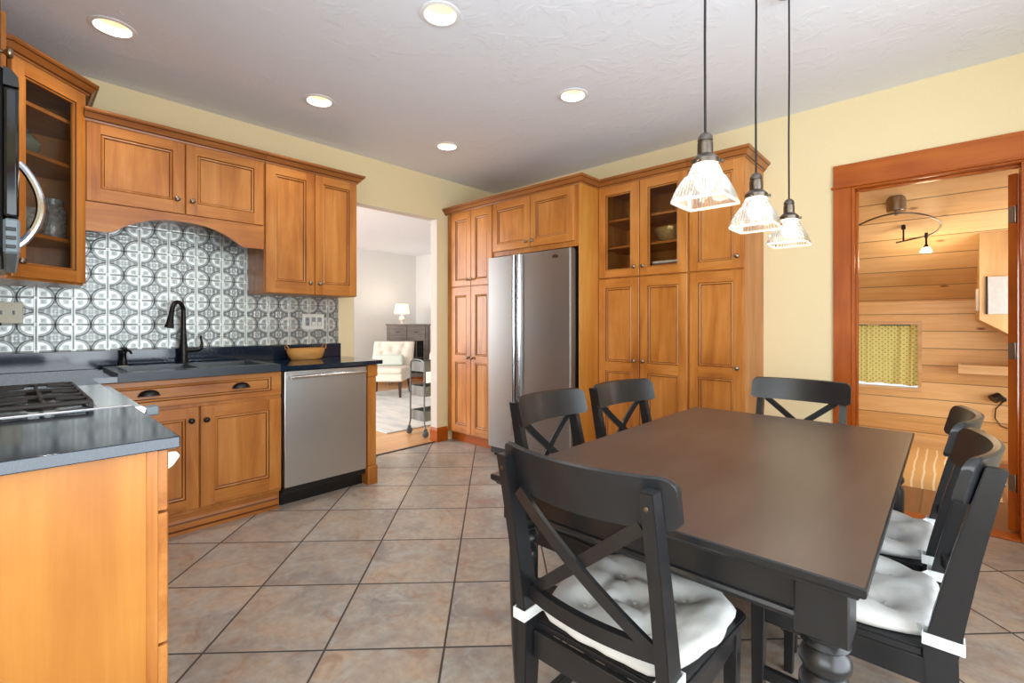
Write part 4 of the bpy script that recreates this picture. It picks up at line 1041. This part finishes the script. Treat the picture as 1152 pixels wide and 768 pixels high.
# ------------------------------------------------------------------ chairs (local +y is where the sitter faces)
def ypost(z): return -.196-.16*max(0, z-.43)-.10*max(0, z-.43)**2 if z > .43 else -.196-.06*(.43-z)
CHAIRB = 'black brown dining chair with a crossed back '
def chair():
    t = thing('dining_chair', '', 'chair', (0, 0, 0), 0, 'crossed back dining chairs around the table')
    zt = .89
    for s in (-1, 1):
        zs = [0, .15, .30, .43, .52, .66, .80, .872]; half = [.0165, .021, .026, .030, .028, .024, .020, .018]
        fr = [(ypost(z)+hh, z) for z, hh in zip(zs, half)]; bk = [(ypost(z)-hh, z) for z, hh in zip(zs, half)]
        bm = BM(); prism(bm, bk+fr[::-1], 'x', s*.186-.0145, s*.186+.0145, bev=.002)
        lathe(bm, [(.0055, 0), (.0055, -.002), (.003, -.0025)], (s*.186, ypost(.84)-.0195, .84), 10, axis='y', mat=1)
        part('back_post', bm, [BLACKW, PEWTER], t)
    def bow(x, d): return -d*(1-(x/.186)**2)
    # top rail: in front of the posts, bowed backwards between them
    bm = BM(); n = 44
    z0r, z1r, W, th = .782, zt, .222, .020
    rows = []
    for i in range(n+1):
        x = -W*math.cos(PI*i/n); e = (W-abs(x)); rr = .026
        cz = 0 if e > rr else rr-math.sqrt(max(0, rr*rr-(rr-e)**2))
        za, zb = z0r+cz*.6+.004*(x/W)**2, z1r-cz
        yb = lambda z: ypost(z)+.019+bow(x, .038)
        rows.append([(x, yb(za), za), (x, yb(zb), zb), (x, yb(zb)+th*.35, zb+.004), (x, yb(zb)+th, zb), (x, yb(za)+th, za)])
    vs = [[bm.verts.new(p) for p in r] for r in rows]
    for a, b in zip(vs, vs[1:]):
        for k in range(5):
            f = bm.faces.new((a[k], b[k], b[(k+1) % 5], a[(k+1) % 5])); f.smooth = True
    bm.faces.new(vs[0]); bm.faces.new(vs[-1][::-1]); bmesh.ops.recalc_face_normals(bm, faces=bm.faces)
    part('top_rail', bm, BLACKW, t, ang=45)
    def curved(bm, p, q, wz, d, bw):
        n = 14; rows = []
        p, q = Vector(p), Vector(q); dv = (q-p); up = Vector((-dv.z, 0, dv.x)).normalized() if abs(dv.z) > 1e-6 else Vector((0, 0, 1))
        if up.z < 0: up = -up
        for i in range(n+1):
            c = p+dv*(i/n); y = ypost(c.z)+bow(c.x, bw)
            rows.append([Vector((c.x, y-d/2, c.z))-up*wz/2, Vector((c.x, y-d/2, c.z))+up*wz/2, Vector((c.x, y+d/2, c.z))+up*wz/2, Vector((c.x, y+d/2, c.z))-up*wz/2])
        vs = [[bm.verts.new(v) for v in r] for r in rows]
        for a, b in zip(vs, vs[1:]):
            for k in range(4): bm.faces.new((a[k], b[k], b[(k+1) % 4], a[(k+1) % 4]))
        bm.faces.new(vs[0]); bm.faces.new(vs[-1][::-1]); bmesh.ops.recalc_face_normals(bm, faces=bm.faces)
    bm = BM(); curved(bm, (-.175, 0, .515), (.175, 0, .515), .034, .020, .028); bmesh.ops.translate(bm, verts=bm.verts, vec=(0, .010, 0)); part('lower_rail', bm, BLACKW, t)
    for s in (-1, 1):
        bm = BM(); off = .010+.006*s
        curved(bm, (-s*.158, 0, .526), (s*.156, 0, .787), .028, .011, .028)
        bmesh.ops.translate(bm, verts=bm.verts, vec=(0, off, 0)); part('cross_slat', bm, BLACKW, t)
    # seat
    bm = BM(); poly = []
    for cx, cy, a0 in ((.185, .185, 0), (-.185, .185, 90), (-.165, -.155, 180), (.165, -.155, 270)):
        for k in range(5):
            a = R(a0+k*22.5); poly.append((cx+.03*math.cos(a), cy+.03*math.sin(a)))
    poly2 = [(x, y) for x, y in poly]
    prism(bm, poly2, 'z', .412, .433, bev=.004); part('seat', bm, BLACKW, t)
    for s in (-1, 1):
        bm = BM(); bar(bm, (s*.183, .183, .412), (s*.178, .188, 0), .036, .036, up=(0, 1, 0), w1=.026, d1=.026); part('front_leg', bm, BLACKW, t)
    bm = BM()
    bar(bm, (-.17, .188, .380), (.17, .188, .380), .018, .062); bar(bm, (-.17, -.192, .380), (.17, -.192, .380), .018, .066)
    for s in (-1, 1): bar(bm, (s*.186, -.18, .380), (s*.184, .175, .380), .018, .062)
    part('seat_apron', bm, BLACKW, t)
    bm = BM()
    for s in (-1, 1): bar(bm, (s*.185, -.195, .20), (s*.181, .18, .20), .018, .034)
    bar(bm, (-.182, .02, .20), (.182, .02, .20), .018, .034); part('stretcher', bm, BLACKW, t)
    return t
def cushion(seed=0):
    t = thing('chair_cushion', '', 'cushion', (0, 0, .434), 0, 'tufted white chair cushions')
    bm = BM(); tufts = [(-.09, .10), (.09, .10), (0, .005), (-.09, -.09), (.09, -.09)]
    n = 56
    def outline(th):
        c, s = math.cos(th), math.sin(th); e = 5.5
        r = 1/((abs(c)**e+abs(s)**e)**(1/e)); w = .206 - .044*max(0, -s)
        wob = 1+.012*math.sin(th*13)+.008*math.sin(th*7+1)
        return c*r*w*wob, s*r*.200*wob+.006
    def top(u, v):
        th = 2*PI*u; ox, oy = outline(th); k = v
        x, y = ox*k, oy*k+.012*(1-k)*0
        edge = (1-k**5)**.5 if k < 1 else 0
        h = .026+.032*edge
        for tx, ty in tufts:
            d2 = (x-tx)**2+(y-ty)**2; h -= .026*math.exp(-d2/.0011)+.010*math.exp(-d2/.006)
        for (ax, ay), (bx, by) in ((tufts[0], tufts[2]), (tufts[1], tufts[2]), (tufts[3], tufts[2]), (tufts[4], tufts[2]), (tufts[0], tufts[3]), (tufts[1], tufts[4]), (tufts[0], (-.2, .2)), (tufts[1], (.2, .2)), (tufts[3], (-.2, -.18)), (tufts[4], (.2, -.18)), (tufts[0], tufts[1])):
            dx, dy = bx-ax, by-ay; L = dx*dx+dy*dy; q = max(0, min(1, ((x-ax)*dx+(y-ay)*dy)/L)); d2 = (x-ax-q*dx)**2+(y-ay-q*dy)**2
            h -= .0075*math.exp(-d2/.00025)
        h += .004*noise.noise(Vector((x*22+seed, y*22, 1)))+.003*noise.noise(Vector((x*55, y*55+seed, 4)))
        return (x, y, .434+max(.006, h))
    ks = [j/22 for j in range(23)]; ks = [k**.8 for k in ks]
    vs = []
    cen = bm.verts.new(top(0, 0))
    for k in ks[1:]: vs.append([bm.verts.new(top(i/n, k)) for i in range(n)])
    low = []
    for z, sc in ((.020, 1.012), (.010, .99), (.001, .93)):
        low.append([bm.verts.new((outline(2*PI*i/n)[0]*sc, outline(2*PI*i/n)[1]*sc, .434+z)) for i in range(n)])
    for i in range(n):
        f = bm.faces.new((cen, vs[0][i], vs[0][(i+1) % n])); f.smooth = True
    for a, b in zip(vs+low, (vs+low)[1:]):
        for i in range(n):
            f = bm.faces.new((a[i], b[i], b[(i+1) % n], a[(i+1) % n])); f.smooth = True
    bm.faces.new(low[-1][::-1]); bmesh.ops.recalc_face_normals(bm, faces=bm.faces)
    part('pad', bm, CUSH, t, ang=80)
    for s in (-1, 1):
        bm = BM(); x0, x1 = s*.186-.0155, s*.186+.0155; y0, y1 = ypost(.462)-.0335, ypost(.462)+.0335; z0, z1 = .449, .475
        sweep(bm, [(x0, y0), (x0, y1), (x1, y1), (x1, y0)], [(0, z0), (.003, z0), (.003, z1), (0, z1)] if False else [(-.0, z0), (-.003, z0), (-.003, z1), (0, z1)], closed=True)
        bar(bm, (s*.168, ypost(.46)+.034, .462), (s*.150, -.150, .455), .003, .025, bev=0)
        part('strap', bm, STRAP, t)
    for k, (tx, ty) in enumerate(tufts):
        bm = BM(); p = top(0, 0); lathe(bm, [(.006, 0), (.005, .003), (0.001, .004)], (tx, ty, .434+.026), 10); part('button', bm, CUSH, t)
    return t
SPOTS = [((3.155, -2.640, 0), 0, 'nearest dining chair, its crossed back toward the viewer at the table end', 'tufted white cushion on the nearest chair at the table end'),
         ((2.775, -2.185, 0), R(-90), 'dining chair on the left side of table, standing in front of the refrigerator', 'white cushion under the table edge on the chair facing from the refrigerator'),
         ((2.800, -1.665, 0), R(-98), 'dining chair on the left side of table, turned slightly before the glass door pantry', 'white cushion on the left side chair nearest the pantry, hidden by tabletop'),
         ((3.185, -1.195, 0), R(180), 'dining chair at the far table end beside the sunroom doorway', 'white cushion on the far end chair, hidden behind the tabletop'),
         ((3.525, -1.625, 0), R(90), 'farther of the two dining chairs along the right side of table', 'white cushion on the farther of the two right side chairs'),
         ((3.540, -2.105, 0), R(90), 'nearer of the two dining chairs along the right side of table', 'white cushion with strap on the nearer of the two right side chairs')]
ch0 = chair(); cu0 = cushion()
for i, (loc, rz, cl_, kl) in enumerate(SPOTS):
    if i == 0:
        ch0.location = loc; ch0.rotation_euler = (0, 0, rz); ch0['label'] = cl_
        cu0.location = (loc[0], loc[1], .434); cu0.rotation_euler = (0, 0, rz); cu0['label'] = kl
    else:
        dup(ch0, loc, rz, cl_); dup(cu0, (loc[0], loc[1], .434), rz, kl)

# ------------------------------------------------------------------ sunroom contents
def wall_box():
    t = thing('wall_cupboard', 'pine boxed cupboard with a grey panel high on the sunroom wall', 'cupboard', (4.2, 1.6, 1.2))
    y = 1.25
    bm = BM(); zt = slopez(y)-.004
    prism(bm, [(3.926, 1.215), (4.55, .78), (4.55, zt), (3.926, zt)], 'y', y, 1.268); part('front_board', bm, PINEBOX, t)
    bm = BM(); prism(bm, [(1.268, 1.215), (1.995, 1.215), (1.995, 1.385), (1.268, slopez(1.268)-.004)], 'x', 3.926, 3.944); part('side_board', bm, PINEBOX, t)
    bm = BM(); prism(bm, [(3.944, 1.215), (4.55, .79), (4.55, .775), (3.944, 1.20)], 'y', 1.268, 1.995); part('underside', bm, PINEX, t)
    bm = BM(); box(bm, (3.969, 1.236, 1.255), (4.30, 1.2495, 1.535), .003); part('grey_panel', bm, PLATE, t, label='glossy grey white panel')
    bm = BM(); box(bm, (3.958, 1.240, 1.255), (3.969, 1.2495, 1.537), .002); part('panel_edge', bm, BLACK, t)
    bm = BM(); box(bm, (3.908, 1.27, 1.28), (3.925, 1.36, 1.45), .004)
    for k in range(3): lathe(bm, [(.006, 0), (.006, -.004)], (3.916, 1.27, 1.31+k*.05), 8, axis='y')
    single('light_switch', bm, WHITE, 'small white switch box on the edge of pine cupboard', 'switch', (3.916, 1.31, 1.28))
wall_box()
def shelf():
    t = thing('wall_shelf', 'short pine box shelf on the plank wall below the cupboard', 'shelf', (4.0, 1.9, .76))
    bm = BM(); box(bm, (3.815, 1.80, .758), (4.45, 1.82, .835), .003); part('front_lip', bm, PINEX, t)
    bm = BM(); box(bm, (3.815, 1.82, .758), (4.45, 1.998, .776), .002); box(bm, (3.815, 1.82, .776), (3.833, 1.998, .845), .002); part('tray', bm, PINEX, t)
shelf()
def wall_lamp():
    t = thing('wall_lamp', 'small black lamp with a dangling cord on the plank wall', 'lamp', (4.08, 1.98, .52))
    bm = BM(); lathe(bm, [(.02, 2.0-1.98), (.025, 0), (.0, -.01)], (4.09, 1.98, .545), 14, axis='y'); part('mount', bm, BLACK, t)
    bm = BM(); tube(bm, [(4.09, 1.975, .545), (4.06, 1.95, .57), (4.03, 1.93, .545)], [.022, .034, .040], 14); part('head', bm, BLACK, t)
    bm = BM(); tube(bm, [(4.10, 1.99, .53), (4.05, 1.985, .46), (4.045, 1.985, .38), (4.08, 1.99, .32), (4.13, 1.992, .30)], .004, 6); part('cord', bm, BLACK, t)
wall_lamp()
def mat():
    bm = BM(); x0, x1, y0, y1 = 2.75, 4.02, .72, 1.93
    def fn(u, v):
        x, y = x0+(x1-x0)*u, y0+(y1-y0)*v; e = min(u, 1-u, v, 1-v)
        return (x, y, .001+.075*min(1, (e*9))**.45+.004*math.sin(x*11)*math.sin(y*8)*min(1, e*9))
    vs = grid(bm, 48, 48, fn); bm.faces.new([v[0] for v in vs]+vs[-1][1:]+[v[-1] for v in vs[-2::-1]]+vs[0][-2:0:-1])
    bmesh.ops.recalc_face_normals(bm, faces=bm.faces)
    single('floor_cushion', bm, STRIPE, 'beige floor cushion with wavy cream stripes on the sunroom floor', 'cushion', (3.35, 1.35, 0), ang=80)
mat()
def track():
    cx, cy = 3.463, .862; cz = slopez(cy)
    t = thing('track_light', 'curved bronze track light on the sloped pine ceiling', 'track light', (cx, cy, cz-.1))
    bm = BM(); lathe(bm, [(.060, cz+.03), (.060, cz-.075), (.054, cz-.082), (.012, cz-.086), (.010, cz-.112)], (cx, cy, 0), 28); part('canopy', bm, NICKEL, t)
    pts = [(3.0, 1.02, 1.90), (3.09, .965, 1.93), (3.203, .913, 1.966), (3.34, .85, 2.006), (3.464, .832, 2.018), (3.575, .854, 2.004), (3.663, .903, 1.972), (3.711, .97, 1.929), (3.70, 1.027, 1.893), (3.65, 1.07, 1.865), (3.566, 1.091, 1.851), (3.446, 1.118, 1.834)]
    P = [Vector(p) for p in pts]; sm = []
    for i in range(len(P)-1):
        a, b, c, d = P[max(i-1, 0)], P[i], P[i+1], P[min(i+2, len(P)-1)]
        for k in range(5):
            u = k/5; sm.append(.5*((2*b)+(c-a)*u+(2*a-5*b+4*c-d)*u*u+(3*b-a-3*c+d)*u**3))
    sm.append(P[-1]); bm = BM(); tube(bm, sm, .0065, 8); part('rail', bm, PEWTER, t)
    bm = BM(); tube(bm, [(3.493, 1.107, 1.842), (3.493, 1.107, slopez(1.107)+.005)], .006, 8); lathe(bm, [(.014, slopez(1.107)+.01), (.014, slopez(1.107)-.03)], (3.493, 1.107, 0), 12); part('standoff', bm, BRONZE, t)
    bm = BM(); lathe(bm, [(.010, 1.885), (.012, 1.855), (.007, 1.84), (.007, 1.80), (.012, 1.785), (.020, 1.77)], (3.629, 1.078, 0), 14); h = part('lamp_head', bm, BRONZE, t)
    bm = BM(); lathe(bm, [(.012, 1.782), (.028, 1.755), (.036, 1.735), (.0, 1.738)], (3.629, 1.078, 0), 18, cap=False); part('lamp_cone', bm, HALOGEN, h)
    l = bpy.data.lights.new('track_glow', 'POINT'); l.energy = 5; l.color = (1, .78, .5); l.shadow_soft_size = .03
    lo = bpy.data.objects.new('track_glow', l); COL.objects.link(lo); lo.location = (3.629, 1.078, 1.70)
track()

# ------------------------------------------------------------------ living room beyond the opening
bm = BM(); box(bm, (-3.5, -.97, .0), (-.66, 1.6, .012), .004); single('rug', bm, RUG, 'pale grey blue rug on the living room wood floor', 'rug', (-2, .3, 0))
def slipper_chair():
    t = thing('slipper_chair', 'cream armless chair with a button tufted back', 'chair', (-3.05, .55, .0125), R(42))
    F = ROOT[t.name]; w = .33
    bm = BM(); box(bm, (-w, -.36, .25), (w, .30, .40), .03, seg=3); part('seat_base', bm, CREAM, t, F)
    bm = BM(); box(bm, (-w, -.385, .37), (w, .22, .475), .045, seg=4); part('seat', bm, CREAM, t, F)
    bm = BM(); tf = [(-.16, .66), (.16, .66), (0, .74), (0, .57), (-.2, .8), (.2, .8)]
    def back(u, v):
        x = (-1+2*u)*(w+.01); z = .40+.465*v; d = .10*(1-(2*abs(u-.5))**6*.6)*(1-.3*v**8)
        for tx, tz in tf: d -= .05*math.exp(-((x-tx)**2+(z-tz)**2)/.0022)
        return (x, .25-d+.16*v-.0*u, z)
    grid(bm, 48, 32, back); grid(bm, 2, 2, lambda u, v: ((1-2*u)*(w+.01), .32+.16*v, .40+.465*v))
    for v0 in (0, 1): grid(bm, 2, 2, lambda u, v, s=(-1 if v0 == 0 else 1): (s*(w+.01), (.25-.04+.16*v)*(1-u)+(.32+.16*v)*u, .40+.465*v))
    grid(bm, 20, 2, lambda u, v: ((-1+2*u)*(w+.01), .34*(1-v)+.48*v, .865)); part('backrest', bm, CREAM, t, F, ang=60)
    for sx in (-1, 1):
        for sy in (-.32, .30):
            bm = BM(); bar(bm, (sx*.28, sy, .26), (sx*.29, sy+(.03 if sy > 0 else 0), 0), .05, .05, up=(0, 1, 0), w1=.03, d1=.03); part('leg', bm, DARKLEG, t, F)
    bm = BM(); box(bm, (-.26, -.03, .477), (.26, .09, .66), .045, seg=4)
    single('lumbar_pillow', bm, MINT, 'pale mint lumbar pillow resting on the cream tufted chair', 'pillow', tuple(F @ Vector((0, .10, .59))), R(42), F=F, ang=80)
slipper_chair()
def sideboard():
    t = thing('sideboard', 'weathered grey cabinet with glass doors in the living room corner', 'cabinet', (-3.85, 1.48, 0), R(45))
    F = ROOT[t.name]; w = .39
    bm = BM()
    for lo, hi in (((-w, .0, .16), (-w+.04, .34, 1.15)), ((w-.04, .0, .16), (w, .34, 1.15)), ((-w+.04, .32, .16), (w-.04, .34, 1.15)), ((-w+.04, 0, .16), (w-.04, .32, .20)), ((-w+.04, .02, .60), (w-.04, .32, .62)), ((-w+.04, 0, .86), (w-.04, .32, .90))): box(bm, lo, hi, .002)
    part('body', bm, GREYWOOD, t, F)
    bm = BM(); box(bm, (-w-.015, -.02, 1.15), (w+.015, .35, 1.18), .004); part('top', bm, GREYWOOD, t, F)
    for a, b in ((-w+.04, -.003), (.003, w-.04)):
        bm = BM(); box(bm, (a, -.018, .90), (b, 0, 1.148), .003); d = part('drawer', bm, GREYWOOD, t, F)
        bm = BM(); box(bm, ((a+b)/2-.04, -.03, 1.02), ((a+b)/2+.04, -.018, 1.03), .002); part('pull', bm, BRONZE, d, F)
        bm = BM(); f = .035
        for lo, hi in (((a, -.018, .20), (a+f, 0, .895)), ((b-f, -.018, .20), (b, 0, .895)), ((a+f, -.018, .20), (b-f, 0, .20+f)), ((a+f, -.018, .895-f), (b-f, 0, .895)), (((a+b)/2-.006, -.014, .20+f), ((a+b)/2+.006, -.004, .895-f)), ((a+f, -.014, .53), (b-f, -.004, .542))): box(bm, lo, hi, .002)
        d = part('door', bm, GREYWOOD, t, F)
        bm = BM(); box(bm, (a+f, -.010, .20+f), (b-f, -.007, .895-f)); part('glass_pane', bm, glass('sideboard_glass_%d' % int(a*100), (.55, .6, .62, 1), .3), d, F)
    for sx in (-1, 1):
        for y in (.03, .30):
            bm = BM(); bar(bm, (sx*(w-.03), y, .16), (sx*(w-.03), y, 0), .04, .04, up=(0, 1, 0)); part('leg', bm, GREYWOOD, t, F)
    Lp = F @ Vector((-.13, .15, 1.181))
    t = thing('table_lamp', 'small lamp with a cream drum shade on the grey corner cabinet', 'lamp', tuple(Lp))
    bm = BM(); lathe(bm, [(.06, 0), (.06, .012), (.02, .02), (.03, .05), (.055, .085), (.05, .12), (.02, .15), (.012, .18), (.012, .22)], Lp, 20); part('base', bm, CHINA, t)
    bm = BM(); lathe(bm, [(.145, .20), (.12, .385)], Lp, 28, cap=False); part('lamp_shade', bm, SHADEM, t)
    l = bpy.data.lights.new('lamp_glow', 'POINT'); l.energy = 9; l.color = (1, .87, .68); l.shadow_soft_size = .05
    lo = bpy.data.objects.new('lamp_glow', l); COL.objects.link(lo); lo.location = Lp+Vector((0, 0, .42))
sideboard()
def cart():
    t = thing('utility_cart', 'slim grey three tier rolling cart just inside the living room', 'cart', (-.37, -.56, 0))
    x0, x1, y0, y1 = -.492, -.245, -.785, -.36; r = .0085
    for y in (y0, y1):
        bm = BM(); pts = [(x0-.02, y, .085), (x0-.018, y, .10), (x0, y, .15), (x0, y, .72)]
        for i in range(9):
            a = PI-PI*i/8*1.0; pts.append(((x0+x1)/2+(x1-x0)/2*math.copysign(abs(math.cos(a))**.6, math.cos(a)), y, .72+.085*abs(math.sin(a))**.6))
        pts += [(x1, y, .72), (x1, y, .15), (x1+.018, y, .10), (x1+.02, y, .085)]
        tube(bm, pts, r, 8); part('end_frame', bm, GREYMET, t)
    for z in (.16, .42, .68):
        bm = BM(); h = .105
        for lo, hi in (((x0, y0+.004, z), (x1, y0+.010, z+h)), ((x0, y1-.010, z), (x1, y1-.004, z+h)), ((x0, y0+.010, z), (x0+.005, y1-.010, z+h)), ((x1-.005, y0+.010, z), (x1, y1-.010, z+h)), ((x0+.005, y0+.010, z), (x1-.005, y1-.010, z+.005))): box(bm, lo, hi, .001)
        part('tray', bm, CANVAS, t)
    for x in (x0-.02, x1+.02):
        for y in (y0, y1):
            bm = BM(); lathe(bm, [(.030, -.012), (.034, -.009), (.034, .009), (.030, .012)], (x, y, .034), 18, axis='x'); box(bm, (x-.016, y-.012, .034), (x-.013, y+.012, .085), .001, 1); box(bm, (x+.013, y-.012, .034), (x+.016, y+.012, .085), .001, 1); box(bm, (x-.016, y-.012, .078), (x+.016, y+.012, .088), .001, 1); part('caster', bm, [RUBBER, GREYMET], t)
cart()
def far_armchair():
    t = thing('armchair', 'cream upholstered armchair half hidden behind the rolling cart', 'chair', (-1.30, .62, .0125), R(200))
    F = ROOT[t.name]
    bm = BM(); box(bm, (-.32, -.34, .12), (.32, .30, .34), .03, seg=3); part('seat_base', bm, CREAM, t, F)
    bm = BM(); box(bm, (-.25, -.36, .34), (.25, .18, .47), .04, seg=4); part('seat', bm, CREAM, t, F)
    bm = BM(); box(bm, (-.32, .16, .34), (.32, .34, .80), .06, seg=4); part('backrest', bm, CREAM, t, F)
    for s in (-1, 1):
        bm = BM(); box(bm, (s*.33-.07, -.34, .30), (s*.33+.07, .30, .58), .05, seg=4); part('armrest', bm, CREAM, t, F)
        for y in (-.28, .26):
            bm = BM(); bar(bm, (s*.27, y, .13), (s*.28, y, 0), .05, .05, up=(0, 1, 0), w1=.03, d1=.03); part('leg', bm, DARKLEG, t, F)
far_armchair()
